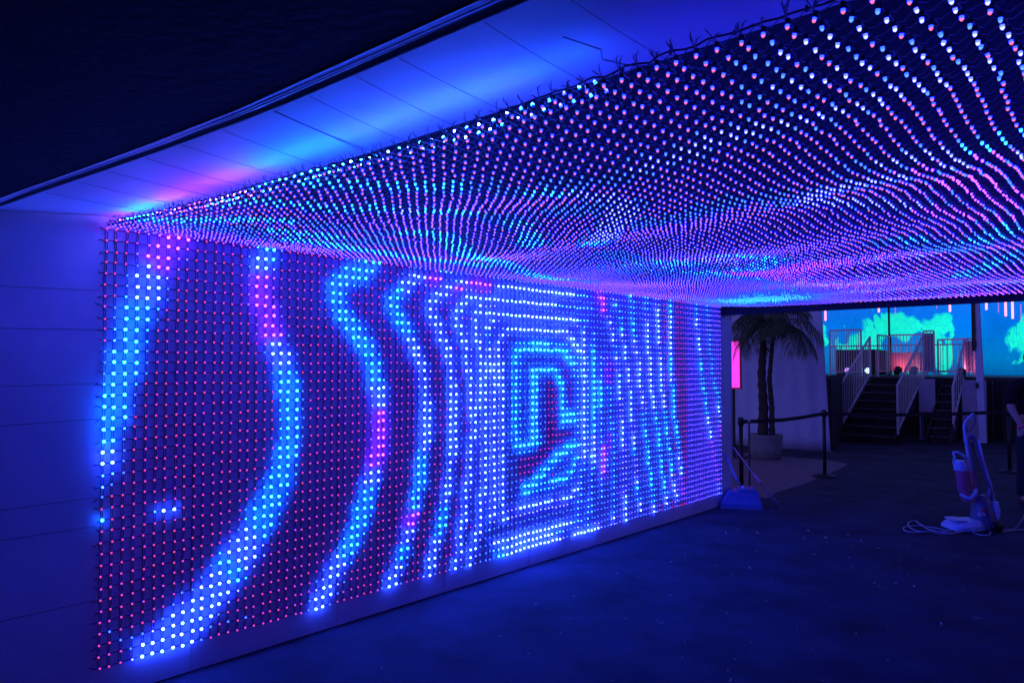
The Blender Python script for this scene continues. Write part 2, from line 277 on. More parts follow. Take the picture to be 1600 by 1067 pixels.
CBANDS = [
(0.05,'0.45,1.32,c 0.58,1.44,c 0.78,1.54,c 0.89,1.61,c 1.03,1.72,c 1.10,1.84,b 1.14,1.96,b'),
(0.045,'1.12,1.34,c 1.27,1.35,c 1.33,1.41,c 1.37,1.47,c 1.40,1.53,c 1.43,1.60,c 1.45,1.67,c 1.50,1.72,c 1.56,1.77,c 1.65,1.80,c 1.69,1.91,w 1.73,1.97,c 1.79,2.06,c 1.78,2.16,c 1.76,2.23,b 1.78,2.40,b 1.75,2.52,c 1.71,2.61,w 1.64,2.72,c 1.47,2.93,c'),
(0.045,'1.78,1.43,c 1.84,1.48,c 1.88,1.53,c 1.94,1.58,c 2.03,1.65,c 2.10,1.69,c 2.18,1.71,c 2.24,1.75,b 2.28,1.85,b 2.33,1.96,c 2.38,2.01,c 2.42,2.10,w 2.43,2.19,w 2.42,2.31,w 2.37,2.43,w 2.29,2.54,w 2.12,2.73,w 1.96,2.92,w 1.78,3.10,w 1.64,3.25,c'),
(0.035,'2.45,1.88,b 2.52,1.92,b 2.61,1.96,b 2.71,1.96,b 2.75,1.95,w 2.81,1.94,w 2.86,1.94,w 2.90,1.94,w 2.94,1.92,w 3.00,1.90,w 3.06,1.88,w 3.10,1.88,w 3.15,1.89,w 3.19,1.90,w 3.23,1.91,w 3.28,1.91,w 3.33,1.91,w 3.37,1.91,w 3.42,1.90,w 3.49,1.85,w 3.54,1.84,w 3.58,1.84,w 3.63,1.83,w 3.68,1.83,w 3.72,1.82,w 3.78,1.81,w'),
(0.028,'3.35,1.47,b 3.38,1.48,w 3.43,1.47,w 3.48,1.48,w 3.53,1.48,w 3.57,1.48,w 3.62,1.48,w 3.67,1.47,w 3.71,1.48,w 3.75,1.48,w'),
(0.028,'3.28,1.66,b 3.34,1.65,w 3.38,1.64,w 3.43,1.64,w 3.48,1.65,w 3.53,1.65,w 3.58,1.65,w 3.62,1.64,w 3.67,1.64,w 3.72,1.64,w 3.76,1.63,w 3.80,1.63,w'),
(0.04,'3.23,2.42,b 3.30,2.43,w 3.34,2.43,w 3.39,2.43,w 3.44,2.40,w 3.49,2.41,w 3.54,2.40,c 3.59,2.40,c 3.63,2.38,c 3.70,2.37,c'),
(0.045,'2.84,2.93,b 2.96,2.84,w 3.01,2.78,w 3.07,2.73,w 3.11,2.71,w 3.15,2.70,w 3.21,2.66,w 3.25,2.66,w 3.30,2.66,w 3.35,2.62,v 3.39,2.60,v 3.44,2.60,w 3.50,2.56,w 3.55,2.55,v 3.59,2.55,v 3.66,2.57,w'),
(0.05,'2.84,2.85,b 2.89,2.98,w 2.96,3.12,w 3.01,3.22,w 3.07,3.27,w 3.12,3.31,w 3.17,3.36,w 3.23,3.48,v 3.29,3.66,v 3.40,3.86,v 3.48,4.02,v'),
(0.07,'3.42,2.95,v 3.43,3.01,v 3.44,3.14,v 3.48,3.34,v 3.53,3.57,v'),
(0.07,'2.83,4.27,b 2.91,4.25,c 2.96,4.22,c 3.00,4.45,b 3.05,4.79,b 3.12,5.02,b'),
(0.07,'3.12,4.56,b 3.22,4.40,c 3.31,4.32,c 3.40,4.17,c 3.51,3.95,c'),
(0.055,'2.81,6.20,c 3.04,5.73,c 3.19,5.45,c 3.36,5.17,c'),
(0.06,'2.03,4.00,c 2.08,4.19,c 2.13,4.42,c 2.19,4.55,b'),
(0.07,'1.54,3.60,b 1.48,3.91,b 1.52,4.06,c 1.57,4.40,c 1.63,4.63,b 1.84,4.83,c 2.10,4.51,c'),
(0.05,'1.19,2.18,b 1.27,2.29,c 1.29,2.48,c 1.11,2.74,c 0.95,3.00,c 0.79,3.29,c 0.60,3.75,c 0.42,4.38,c 0.51,4.76,b'),
(0.055,'0.49,1.91,b 0.61,2.10,c 0.61,2.29,c 0.52,2.52,c 0.49,2.83,c 0.51,3.23,c 0.46,3.63,c'),
(0.07,'0.48,1.59,b 0.61,1.78,b 0.73,1.91,c 0.84,2.06,c 0.88,2.26,b 0.86,2.52,b'),
(0.06,'2.28,2.75,b 2.44,2.75,b 2.62,2.68,b 2.76,2.61,b 2.85,2.63,b'),
(0.06,'2.07,2.39,b 2.21,2.34,b 2.35,2.32,b'),
]
def parse(B):
    out = []
    for hw, s in B:
        p = [t.split(',') for t in s.split()]
        out.append((hw, np.array([[float(a), float(b)] for a, b, c in p]), [c for a, b, c in p]))
    return out
def nearest(bands, P, asp=1.0):
    """for every point: normalised distance to the closest polyline and that place's colour letter"""
    best = np.full(len(P), 99.); col = np.array(['r']*len(P), dtype=object)
    for hw, q, cs in bands:
        for k in range(max(1, len(q)-1)):
            a = q[k]; b = q[min(k+1, len(q)-1)]; d = b-a; L2 = max(1e-9, (d**2).sum())
            t = np.clip(((P-a)@d)/L2, 0, 1); dist = np.sqrt((((a+t[:, None]*d)-P)**2).sum(1))
            nd = dist-hw
            m = nd < best
            best[m] = nd[m]; c0, c1 = cs[k], cs[min(k+1, len(cs)-1)]
            cc = np.where(t < .5, c0, c1); col[m] = cc[m]
    return best, col

def led_mb(detail=True, r=.0062):
    """a bullet LED along +Z: black housing, glowing skirt, bright tip"""
    n = 6; prof = [(.0052, -.010), (.0052, .001), (r, .002), (r*.97, .007), (r*.6, .0105)]
    if not detail: prof = prof[1:]
    vs = []
    for rr, z in prof:
        for k in range(n): a = 2*math.pi*k/n; vs.append((rr*math.cos(a), rr*math.sin(a), z))
    tip = len(vs); vs.append((0, 0, .0118))
    fs = []; mi = []; L = len(prof)
    for i in range(L-1):
        for k in range(n):
            a = i*n+k; b = i*n+(k+1) % n; fs.append((a, b, b+n, a+n))
            kind = i if detail else i+1
            mi.append(0 if kind < 1 else (0 if kind == 1 else (2 if kind == 2 else 1)))
    for k in range(n): a = (L-1)*n+k; b = (L-1)*n+(k+1) % n; fs.append((a, b, tip)); mi.append(1)
    return np.array(vs, float), fs, mi
def led_mesh(cls, r):
    vs, fs, mi = led_mb(True, r); k = CLS.index(cls)
    me = bpy.data.meshes.new('led_'+cls); me.from_pydata([tuple(v) for v in vs], [], fs)
    for m in (LM[0], LM[1+2*k], LM[2+2*k]): me.materials.append(m)
    me.polygons.foreach_set('material_index', mi); me.update(); return me
def led_mass(name, pts, nrm, cls, parent, r, detail=False):
    """many LEDs joined into one part; nrm is an (N,3) array of pointing directions"""
    vs, fs, mi = led_mb(detail, r)
    N = len(pts); z = nrm/np.linalg.norm(nrm, axis=1)[:, None]
    ref = np.tile(np.array([0, 1., 0]), (N, 1)); x = np.cross(ref, z); x /= np.linalg.norm(x, axis=1)[:, None]; y = np.cross(z, x)
    V = pts[:, None, :] + vs[None, :, 0:1]*x[:, None, :] + vs[None, :, 1:2]*y[:, None, :] + vs[None, :, 2:3]*z[:, None, :]
    V = V.reshape(-1, 3); nv = len(vs)
    loops = []; tot = []; 
    fl = np.concatenate([np.array(f) for f in fs]); ln = np.array([len(f) for f in fs])
    allL = (fl[None, :] + (np.arange(N)*nv)[:, None]).ravel(); allN = np.tile(ln, N)
    mia = np.array(mi); ci = np.array([CLS.index(c) for c in cls])
    M = np.where(mia[None, :] == 0, 0, mia[None, :]+2*ci[:, None]).ravel()
    me = bpy.data.meshes.new(name); me.vertices.add(len(V)); me.vertices.foreach_set('co', V.ravel().astype(np.float32))
    me.loops.add(len(allL)); me.loops.foreach_set('vertex_index', allL.astype(np.int32))
    st = np.concatenate([[0], np.cumsum(allN)[:-1]]).astype(np.int32)
    me.polygons.add(len(allN)); me.polygons.foreach_set('loop_start', st)
    for m in LM: me.materials.append(m)
    me.polygons.foreach_set('material_index', M.astype(np.int32)); me.update(calc_edges=True); me.validate()
    o = bpy.data.objects.new(name, me); COL.objects.link(o); o.parent = parent; return o

# ================================================================ SETTING
g = MB(); g.box(-60, 60, -40, 90, -.4, -.012); tag(g.build('ground', M_ground), kind='structure')
# the carpet: its edge runs ragged past the end of the wall
edge = [(-.02, -5), (-.02, 8.34), (.0, 8.6), (-.1, 8.9), (.17, 8.97), (.09, 9.5), (.10, 10.3), (.04, 11.4), (-.02, 12.1), (-.12, 13.0), (-.6, 13.3), (-1.1, 13.25), (-1.6, 13.5)]
vs = [(x, y, 0) for x, y in edge]+[(-1.6, 19, 0), (9, 19, 0), (9, -5, 0)]
g = MB(); g.add(vs, [tuple(range(len(vs)))[::-1]]); g.add([(x, y, -.008) for x, y, z in vs], [tuple(range(len(vs)))])
tag(g.build('floor', M_carpet), kind='structure')
g = MB(); g.box(-9, 2, 8.6, 13.34, -.011, -.004); tag(g.build('pavement', M_paving), kind='structure')
g = MB(); g.box(-12, -1.55, 13.36, 24, -.011, -.003); tag(g.build('dark_turf_ground', M_soil), kind='structure')

# wall: panels are parts, thin bright seams between them
wall = thing('panelled_wall', 'long pale panelled wall behind the upright net of LED lights', 'wall', (0, 0, 0))
seams = [-4.67, -3.74, -2.81, -1.89, -.96, -.03, .90, 1.8295, 2.7605, 3.6896, 4.626, 5.5516, 6.48, 7.41, 8.35]
g = MB(); g.box(-.16, -.034, -4.67, 8.35, -.0, 2.50); g.build('wall_core', M_blackcloth, wall)
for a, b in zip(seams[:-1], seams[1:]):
    g = MB(); g.box(-.03, 0, a+.004, b-.004, .006, 2.48); g.build('wall_panel', M_wall if a > .8 else M_feltshade, wall, bevel=.002)
    if 1.5 < a < 8:
        g = MB(); g.box(-.028, .0035, a-.0026, a+.0026, .008, 2.33); g.build('seam_strip', M_trim, wall)
g = MB(); g.box(-.165, .003, 8.352, 8.37, 0, 2.40); g.build('end_cap', M_wall, wall)

# ceiling: dark cloth outside, pale strip, dark gap, white lining above the net's edge
EX = [(-.3, .86), (0, .88), (.24, .905), (.6, .93), (1.2, .985), (1.65, 1.02), (2.13, 1.05), (3.0, 1.06), (4.2, 1.068), (8, 1.08)]
def strip(y0off, y1off, z0, z1, yfix0=None, yfix1=None):
    g = MB(); secs = []
    for x, e in EX:
        a = yfix0 if yfix0 is not None else e+y0off; b = yfix1 if yfix1 is not None else e+y1off
        secs.append([(x, a, z0), (x, b, z0), (x, b, z1), (x, a, z1)])
    return g.loft(secs)
tag(strip(0, -.096, 2.333, 2.40, yfix0=-5).build('canopy_ceiling', M_velvet), kind='structure')
fs_ = thing('fascia_strip', 'pale fascia strip running along the edge of the ceiling', 'fascia')
g = MB(); secs = []
for x, e in EX: secs.append([(x, e-.095, 2.330), (x, e-.030, 2.352), (x, e-.030, 2.37), (x, e-.095, 2.37)])
g.loft(secs).build('strip', M_lining, fs_)
for dy, dz in ((-.070, 2.336), (-.048, 2.343)):
    MB().tube([(x, e+dy+.004*math.sin(x*5), dz) for x, e in EX], .0016, 4).build('cable', M_vacd, fs_)
tag(strip(-.028, -.001, 2.356, 2.40).build('shadow_gap', M_blackcloth), 'dark gap beside the pale fascia strip', 'trim')
lin = thing('ceiling_lining', 'white ceiling lining between the fascia strip and the overhead net', 'ceiling lining', (0, 0, 2.36))
xs = [-.3, 1.0, 2.25, 3.5, 4.75, 8]
for a, b in zip(xs[:-1], xs[1:]):
    g = MB(); secs = []
    for x in np.linspace(a+.001, b-.001, 6):
        e = float(np.interp(x, [q[0] for q in EX], [q[1] for q in EX]))
        secs.append([(x, e, -.008), (x, 1.62, .06), (x, 1.62, .09), (x, e, .03)])
    g.loft(secs).build('lining_panel', M_lining if a < 3.4 else M_blackcloth, lin)
g = MB(); g.box(-.3, 8, 1.625, 8.12, 2.43, 2.46); tag(g.build('net_backing_ceiling', M_backing), kind='structure')
hb = thing('end_beam', 'dark beam closing the far end of the LED ceiling', 'beam', (0, 8.16, 2.24))
g = MB(); g.box(-.02, 8, -.05, .06, 0, .16); g.build('beam_cover', M_blackcloth, hb)

g = MB(); g.box(7.9, 7.93, -5, 8.1, 0, 2.34); tag(g.build('sky_block_right', M_blackcloth), kind='structure')  # unseen wall added to keep sky light out of the tunnel
g = MB(); g.box(-.1, 7.93, -5.03, -5.0, 0, 2.34); tag(g.build('sky_block_back', M_blackcloth), kind='structure')  # unseen back wall, put in to block sky light
# ================================================================ LED NET ON THE WALL
wb = parse(BANDS)
ii, jj = np.meshgrid(np.arange(NC), np.arange(NR), indexing='ij'); ii = ii.ravel(); jj = jj.ravel()
Pg = np.stack([ii, jj], 1).astype(float)
nd, cl = nearest(wb, Pg)
MID = {'c': 'cm', 'w': 'wm', 'W': 'wm', 'v': 'vm', 'b': 'dim'}
def base_cls(i, j):
    if i > 38 and i < 104:
        if 67 < i < 75 and 8 < j < 25: return 'red'
        if 60 < i < 70 and 24 < j < 31: return 'red'
        if i > 86: return 'dim' if (i*7+j*3) % 5 else 'lil'
        return 'dim' if i > 50 else 'red'
    if 104 <= i <= 114: return 'red'
    if i > 114: return 'lil'
    return 'red'
wcls = []
for k in range(len(Pg)):
    i, j = int(ii[k]), int(jj[k]); c = cl[k]; d = nd[k]
    if d <= 0.05: wcls.append(c)
    elif d <= .35: wcls.append(MID[c])
    elif d <= .95: wcls.append('dim' if c != 'v' else 'lil')
    else: wcls.append(base_cls(i, j))
for k in range(len(wcls)):
    if ii[k] > 84: wcls[k] = {'c': 'c' if nd[k] < -.45 else 'cm', 'w': 'w' if nd[k] < -.3 else 'wm', 'v': 'vm', 'b': 'b' if nd[k] < -.4 else 'cm', 'vm': 'lil', 'cm': 'dim', 'wm': 'dim' if nd[k] > .25 else 'wm'}.get(wcls[k], wcls[k])
wcls = np.array(wcls, dtype=object)
for (i, j, c) in ((6, 26, 'W'), (7, 26, 'W'), (5, 26, 'cm'), (0, 26, 'c')): wcls[i*NR+j] = c      # a few stray lit LEDs
for (i, j) in ((12, 37), (15, 38), (24, 36), (1, 36), (13, 38), (2, 37), (3, 37)): wcls[i*NR+j] = 'dim'
pitchY = (Y1-Y0)/(NC-1); pitchZ = (ZT-ZB)/(NR-1)
jit = rng.normal(0, .0022, (len(Pg), 3))
colw = rng.normal(0, .0025, NC)
WP = np.stack([.0105+np.abs(jit[:, 0]), Y0+ii*pitchY+colw[ii]+jit[:, 1], ZT-jj*pitchZ+jit[:, 2]], 1)
WP[:, 2] += .004*np.sin(ii*.21)*(jj/39.)
WN = np.stack([np.ones(len(Pg)), rng.normal(-.10, .12, len(Pg)), rng.normal(-.06, .12, len(Pg))], 1)
net = thing('led_net', 'upright net of tiny LED lights with glowing blue bands tied to the wall', 'light net', (0, Y0, 0))
off = Vector((0, Y0, 0))
BR = ('c', 'w', 'W', 'v')
lm = {c: led_mesh(c, .0078 if c in BR else .0054) for c in CLS}
brt = np.isin(wcls.astype(str), BR)
single = (ii < 7) | ((ii == 7) & (jj >= 20))
for k in np.nonzero(single)[0]:
    o = inst('led', lm[wcls[k]], net, Vector(WP[k])-off); o.rotation_euler = Vector(WN[k]).to_track_quat('Z', 'Y').to_euler()
rest = ~single
far = rest & (ii > 60)
sh = np.array([0, Y0, 0])
for sel, rr, det in ((rest & ~far & ~brt, .0056, True), (rest & ~far & brt, .0078, True), (far & ~brt, .0062, False), (far & brt, .0080, False)):
    tag(led_mass('led_field', WP[sel]-sh, WN[sel], wcls[sel], net, rr, det), kind='stuff')
def gridpt(i, j): return WP[i*NR+j]-sh
for i in range(NC):
    g = MB()
    for s in ((-1, 1) if i < 70 else (1,)):
        pts = []
        for j in range(NR):
            p = gridpt(i, j); pts.append((.0065, p[1]+s*.0015, p[2]+.004))
            if j < NR-1:
                q = gridpt(i, j+1); bow = s*(.0045+.002*random.random())*(1 if i < 70 else .5)
                for f in ((.3, .7) if i < 50 else (.5,)):
                    pts.append((.0055+.004*random.random(), p[1]*(1-f)+q[1]*f+bow, p[2]*(1-f)+q[2]*f))
        g.tube(pts, .0019 if i < 45 else .0014, 3, False)
    g.build('drop_cord', M_cord, net)
for j in range(NR):
    g = MB(); pts = []
    for i in range(NC):
        p = gridpt(i, j); pts.append((.0085, p[1], p[2]))
        if i < NC-1:
            q = gridpt(i+1, j); pts.append((.009, (p[1]+q[1])/2, (p[2]+q[2])/2-.0022*random.random()))
    g.tube(pts, .0021, 3, False).build('cross_cord', M_cord, net)
# frayed tie ends past both sides of the net
for side, i in ((-1, 0), (1, NC-1)):
    for j in range(NR):
        p = gridpt(i, j); L = random.uniform(.022, .05)*(1 if side < 0 else .9); a = random.uniform(-.5, .35)
        pts = [(.010, p[1], p[2]), (.016, p[1]+side*L*.4, p[2]+a*L*.2+random.uniform(-.003, .003)), (.014+random.uniform(0, .012), p[1]+side*L*.8, p[2]+a*L*.7),
               (.012+random.uniform(0, .012), p[1]+side*L, p[2]+a*L+random.uniform(-.008, .008))]
        g = MB(); g.tube(pts, [.0012, .002, .0026, .0014], 4)
        if random.random() < .6:
            g.tube([pts[2], (pts[2][0]+.004, pts[2][1]+side*.004, pts[2][2]+random.uniform(.006, .012)), (pts[2][0]+.002, pts[2][1]+side*.012, pts[2][2]+.004)], .0012, 3)
        g.build('tie_end', M_cord, net)
for z, z2 in ((2.02, 2.0), (1.826, 1.82), (1.56, 1.565), (1.385, 1.36), (1.0, 1.01), (.86, .9), (.5, .52)):
    g = MB(); pts = [(.006, -2.0+k*.35-Y0, z2+(z-z2)*k/9.6-.02*math.sin(math.pi*k/9.6)) for k in range(10)]
    pts[-1] = (.01, -.02, z); g.tube(pts, .0011, 4).build('stay_wire', M_cord, net)

# ================================================================ LED NET OVERHEAD
CX, CY = 99, 154; px_, py_ = .048, (8.02-Y0)/(CY-1)
def cz(x, y):
    s = (.040*sstep(0, 1.4, x)+.022*math.exp(-((x-2.35)/.5)**2))*(1-.7*sstep(1.36, 4.5, y)) + .012*sstep(0, .5, x)
    s += (.010*math.sin(y*6.3+x*1.3)*(1-.6*sstep(3, 6, y))+.008*math.sin(y*3.1-x*2.1+1)+.006*math.sin(x*5.0+y*.7))*sstep(0, .8, x)*sstep(1.36, 2.2, y)*(1-sstep(7.6, 8.0, y))
    s += .01*abs(math.sin((y-1.363)*math.pi/1.9))*sstep(0, .6, x)
    return ZT+.012-s
aa, bb = np.meshgrid(np.arange(CX), np.arange(CY), indexing='ij'); aa = aa.ravel(); bb = bb.ravel()
X = .045+aa*px_+rng.normal(0, .002, len(aa)); Yc = Y0+bb*py_+rng.normal(0, .002, len(aa))
wav = .007*np.sin(bb*.30+aa*.15)+.004*np.sin(bb*.11-aa*.3)
X = X+wav*np.clip(X/1.0, 0, 1)
Z = np.array([cz(x, y) for x, y in zip(X, Yc)])+rng.normal(0, .0012, len(aa))
CP = np.stack([X, Yc, Z], 1)
nd, cl = nearest(parse(CBANDS), CP[:, :2])
fld = np.sin(X*2.3+Yc*.9+1.2*np.sin(Yc*.8))+.7*np.sin(Yc*2.1-X*1.1)+.25*rng.normal(size=len(X))
ccls = []
for k in range(len(X)):
    d = nd[k]; c = cl[k]; x, y = X[k], Yc[k]
    if y > 3.8 and c == 'c' and random.random() < .45: c = 'b'
    if d <= 0.004: ccls.append(MID[c] if c != 'b' else 'dim')
    elif d <= .02: ccls.append(MID[c])
    elif d <= .07: ccls.append('dim' if random.random() < .5 else 'pink')
    else:
        f = fld[k]; left = x < 1.0+.12*y
        if left and y > 2.0: ccls.append('cm' if f > 1.25 else ('dim' if f > .5 else ('lil' if f>-.5 else 'pink')))
        elif y > 4.6 and x > .5: ccls.append('vm' if f > 1.0 else (random.choice(('mag', 'mag', 'pink', 'lil', 'lil', 'wm', 'vm')) if f > -.9 else random.choice(('lil', 'pink'))))
        elif y > 3.2: ccls.append('wm' if f > 1.35 else ('lil' if f > .3 else 'pink'))
        else: ccls.append('pink')
ccls = np.array(ccls, dtype=object)
cnet = thing('led_ceiling_net', 'sagging overhead net of tiny LED lights spread under the dark ceiling', 'light net', (0, Y0, ZT))
shc = np.array([0, Y0, ZT]); CPl = CP-shc
CN = np.stack([rng.normal(0, .14, len(X)), rng.normal(0, .14, len(X)), -np.ones(len(X))], 1)
# the ones nearest to the camera and inside its view are separate parts
yaw = R(41.97); rel = CP-np.array(CAM)
dep = -math.sin(yaw)*rel[:, 0]+math.cos(yaw)*rel[:, 1]; lat = math.cos(yaw)*rel[:, 0]+math.sin(yaw)*rel[:, 1]
inview = (dep > .3) & (np.abs(lat/np.maximum(dep, .01)) < .70) & (rel[:, 2]/np.maximum(dep, .01) < .50)
order = np.argsort(np.where(inview, dep**2+lat**2, 1e9))[:296]
single = np.zeros(len(X), bool); single[order] = True
cm = {c: led_mesh(c, .0041) for c in CLS}
for k in order:
    o = inst('led', cm[ccls[k]], cnet, CPl[k]); o.rotation_euler = Vector(CN[k]).to_track_quat('Z', 'Y').to_euler()
near = ~single & (Yc < 3.2); farr = ~single & (Yc >= 3.2)
tag(led_mass('led_field', CPl[near], CN[near], ccls[near], cnet, .0041, True), kind='stuff')
tag(led_mass('led_field', CPl[farr], CN[farr], ccls[farr], cnet, .0038, False), kind='stuff')
# unseen LED rows added over the net's edge, pointing up to light the lining
fp, fc, fn = [], [], []
for k in range(int(2.98/.048)):
    for r_ in range(2):
        x = .05+k*.048+random.uniform(-.006, .006); y = Y0+.040+.045*r_; fp.append((x, y-Y0, cz(x, y)-ZT+.016+.008*random.random())); fn.append((random.gauss(0, .2), -.75, 1))
        c = 'ur' if x < .18 else 'uc' if x < .50 else 'uv' if x < .74 else 'ur' if x < 1.02 else 'uv' if x < 1.36 else ('uc' if x < 2.0 else ('uw' if k % 2 else 'uc'))
        if x > 2.7: c = random.choice(('uc', 'wm', 'b'))
        fc.append(c)
tag(led_mass('led_field', np.array(fp), np.array(fn, float), np.array(fc, dtype=object), cnet, .0045, True), kind='stuff')
def cpt(a, b): return CPl[a*CY+b]
for a in range(CX):
    g = MB(); pts = []
    for b in range(CY):
        p = cpt(a, b); pts.append((p[0], p[1], p[2]+.009))
        if b < CY-1 and b < 90:
            q = cpt(a, b+1); pts.append(((p[0]+q[0])/2+random.uniform(-.003, .003), (p[1]+q[1])/2, (p[2]+q[2])/2+.012+random.uniform(-.004, .004)))
    g.tube(pts, .0016, 3, False).build('string_cord', M_litcord, cnet)
for b in range(CY):
    g = MB(); pts = []
    for a in range(CX):
        p = cpt(a, b); pts.append((p[0], p[1], p[2]+.010))
        if a < CX-1 and b < 60:
            q = cpt(a+1, b)
            for f, h in ((.33, .004), (.66, .016)):
                pts.append((p[0]*(1-f)+q[0]*f, p[1]*(1-f)+q[1]*f+random.uniform(-.003, .003), p[2]*(1-f)+q[2]*f+h+random.uniform(-.003, .003)))
    g.tube(pts, .0015, 3, False).build('cross_cord', M_litcord, cnet)
for a in range(1, CX):
    p = cpt(a, 0); g = MB()
    for _ in range(3):
        L = random.uniform(.012, .034); h = random.uniform(.0, .022); dx = random.uniform(-.014, .014)
        g.tube([(p[0], p[1], p[2]+.008), (p[0]+dx*.3, p[1]-L*.5, p[2]+.012+h*.3), (p[0]+dx, p[1]-L*.8, p[2]+.012+h), (p[0]+dx*1.6, p[1]-L*.6, p[2]+.014+h*1.4)], [.0009, .0012, .0017, .0008], 4)
    if a % 3 == 0: g.lathe([(.001, 0), (.004, .002), (.005, .007), (.003, .011), (.001, .014)], p[0]+random.uniform(-.01, .01), p[1]-random.uniform(.004, .018), 6, p[2]+.006)
    g.build('tie_end', M_litcord, cnet)
for dy, dz, r_ in ((-.006, .012, .0022),):      # border rope of the near edge
    pts = []
    for k in range(170):
        x = .03+k*.0283; pts.append((x, dy+.006*math.sin(k*1.9)+random.uniform(-.002, .002), cz(x, Y0)-ZT+dz+.006*abs(math.sin(k*.8))))
    MB().tube(pts, r_, 5).build('border_rope', M_cord, cnet)
def ez(x): return float(np.interp(x, [q[0] for q in EX], [q[1] for q in EX]))
for x0, x1, sag in ((.55, .62, .004), (.85, .9, .006), (1.1, 1.2, .006), (1.38, 1.46, .008), (1.62, 1.70, .006), (1.86, 1.93, .008), (2.125, 2.16, .002), (2.13, 2.22, .012), (2.30, 2.36, .01), (2.5, 2.56, .01), (2.66, 2.73, .008), (2.93, 2.99, .012), (3.12, 3.19, .008)):
    yb = 1.50; zb = cz(x1, yb)+.01
    pts = []
    for k in range(9):
        f = k/8; pts.append((x0+(x1-x0)*f, ez(x0)*(1-f)+yb*f-Y0, 2.356*(1-f)+zb*f-ZT-sag*math.sin(math.pi*f)))
    MB().tube(pts, .0009 if sag > .003 else .0014, 4).build('stay_wire', M_litcord, cnet)
g = MB(); pts = [(3.00, -.12, .03), (3.05, -.05, .01), (3.02, .0, .012), (3.07, .04, -.004), (3.16, .1, -.01), (3.22, .16, -.02)]
g.tube(pts, .0016, 4).build('stay_wire', M_litcord, cnet)
# ================================================================ BEYOND THE TUNNEL
# --- tent drapes (folded cloth walls)
def drape(name, label, x0, x1, y, z1, folds, amp, m, lean=0, y1=None, z0=.02, bias=0):
    g = MB(); n = 90; rows = 14; vs = []
    y1 = y if y1 is None else y1
    for r_ in range(rows+1):
        f = r_/rows; z = z0+(z1-z0)*f
        for k in range(n+1):
            u = k/n; x = x0+(x1-x0)*u + lean*(1-f)*u
            fo = amp*(math.sin(u*folds*6.283)+.5*math.sin(u*folds*15.1+1.3))*(.4+.6*u**bias)
            fo *= .75+.5*math.sin(f*2.1+u*7)
            fo += .10*(1-f)**3*math.sin(u*9)
            vs.append((x, y+(y1-y)*u+fo, z))
    fs = [(r_*(n+1)+k, r_*(n+1)+k+1, (r_+1)*(n+1)+k+1, (r_+1)*(n+1)+k) for r_ in range(rows) for k in range(n)]
    g.add(vs, fs, True); o = g.build(name, m)
    s = o.modifiers.new('s', 'SOLIDIFY'); s.thickness = .012
    return tag(o, label, 'drape')
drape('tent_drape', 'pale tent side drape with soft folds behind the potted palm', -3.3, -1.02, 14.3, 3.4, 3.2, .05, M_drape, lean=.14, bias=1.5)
drape('dark_drape', 'black drape hanging beside the pale tent side drape', -1.0, -1.6, 14.75, 1.45, 3, .05, M_blackcloth, y1=17.5, z0=0)

# --- glowing pink panel
t = thing('light_box', 'glowing pink upright light panel beside the end of the wall', 'light panel', (-1.97, 12.6, 0))
M_pk = emis('pink_light', (1.0, .05, .80), 1.4)
g = MB(); g.box(-.20, .15, -.03, .03, 1.22, 2.09); g.build('frame', M_vacr, t, bevel=.005)
g = MB(); g.box(-.18, .13, -.045, -.031, 1.25, 2.07); g.build('glowing_face', M_pk, t)
g = MB(); g.box(-.06, .0, .0, .06, 0, 1.22); g.box(-.3, .25, -.12, .18, -.004, .02); g.build('stand', M_darksteel, t)

# --- potted palm
t = thing('potted_palm', 'twin-trunked palm in a round grey planter in front of the tent drape', 'palm tree', (-1.47, 12.8, 0))
g = MB(); g.lathe([(.23, -.004), (.25, .0), (.275, .2), (.295, .40), (.30, .42), (.27, .425), (.262, .37)], n=28); g.build('plant_pot', M_pot, t)
g = MB(); g.lathe([(.26, .36), (.15, .385), (.02, .39)], n=20); g.build('soil', M_soil, t)
def trunk(pts, r):
    g = MB(); P = []; rr = []
    for k in range(34):
        f = k/33*(len(pts)-1); i = min(int(f), len(pts)-2); q = f-i
        p = Vector(pts[i]).lerp(Vector(pts[i+1]), q); P.append(p); rr.append((r[0]*(1-k/33)+r[1]*k/33)*(1+.09*((k % 3)-1)+random.uniform(-.05, .05)))
    return g.tube(P, rr, 9)
T1 = trunk([(-.05, 0, .38), (-.03, 0, .9), (-.06, .0, 1.5), (-.02, 0, 2.0), (-.05, 0, 2.62)], (.095, .045)).build('trunk', M_bark, t)
T2 = trunk([(.10, .05, .38), (.10, .05, .9), (.06, .05, 1.4), (.10, .05, 1.8), (.16, .05, 2.42)], (.052, .03)).build('trunk', M_bark, t)
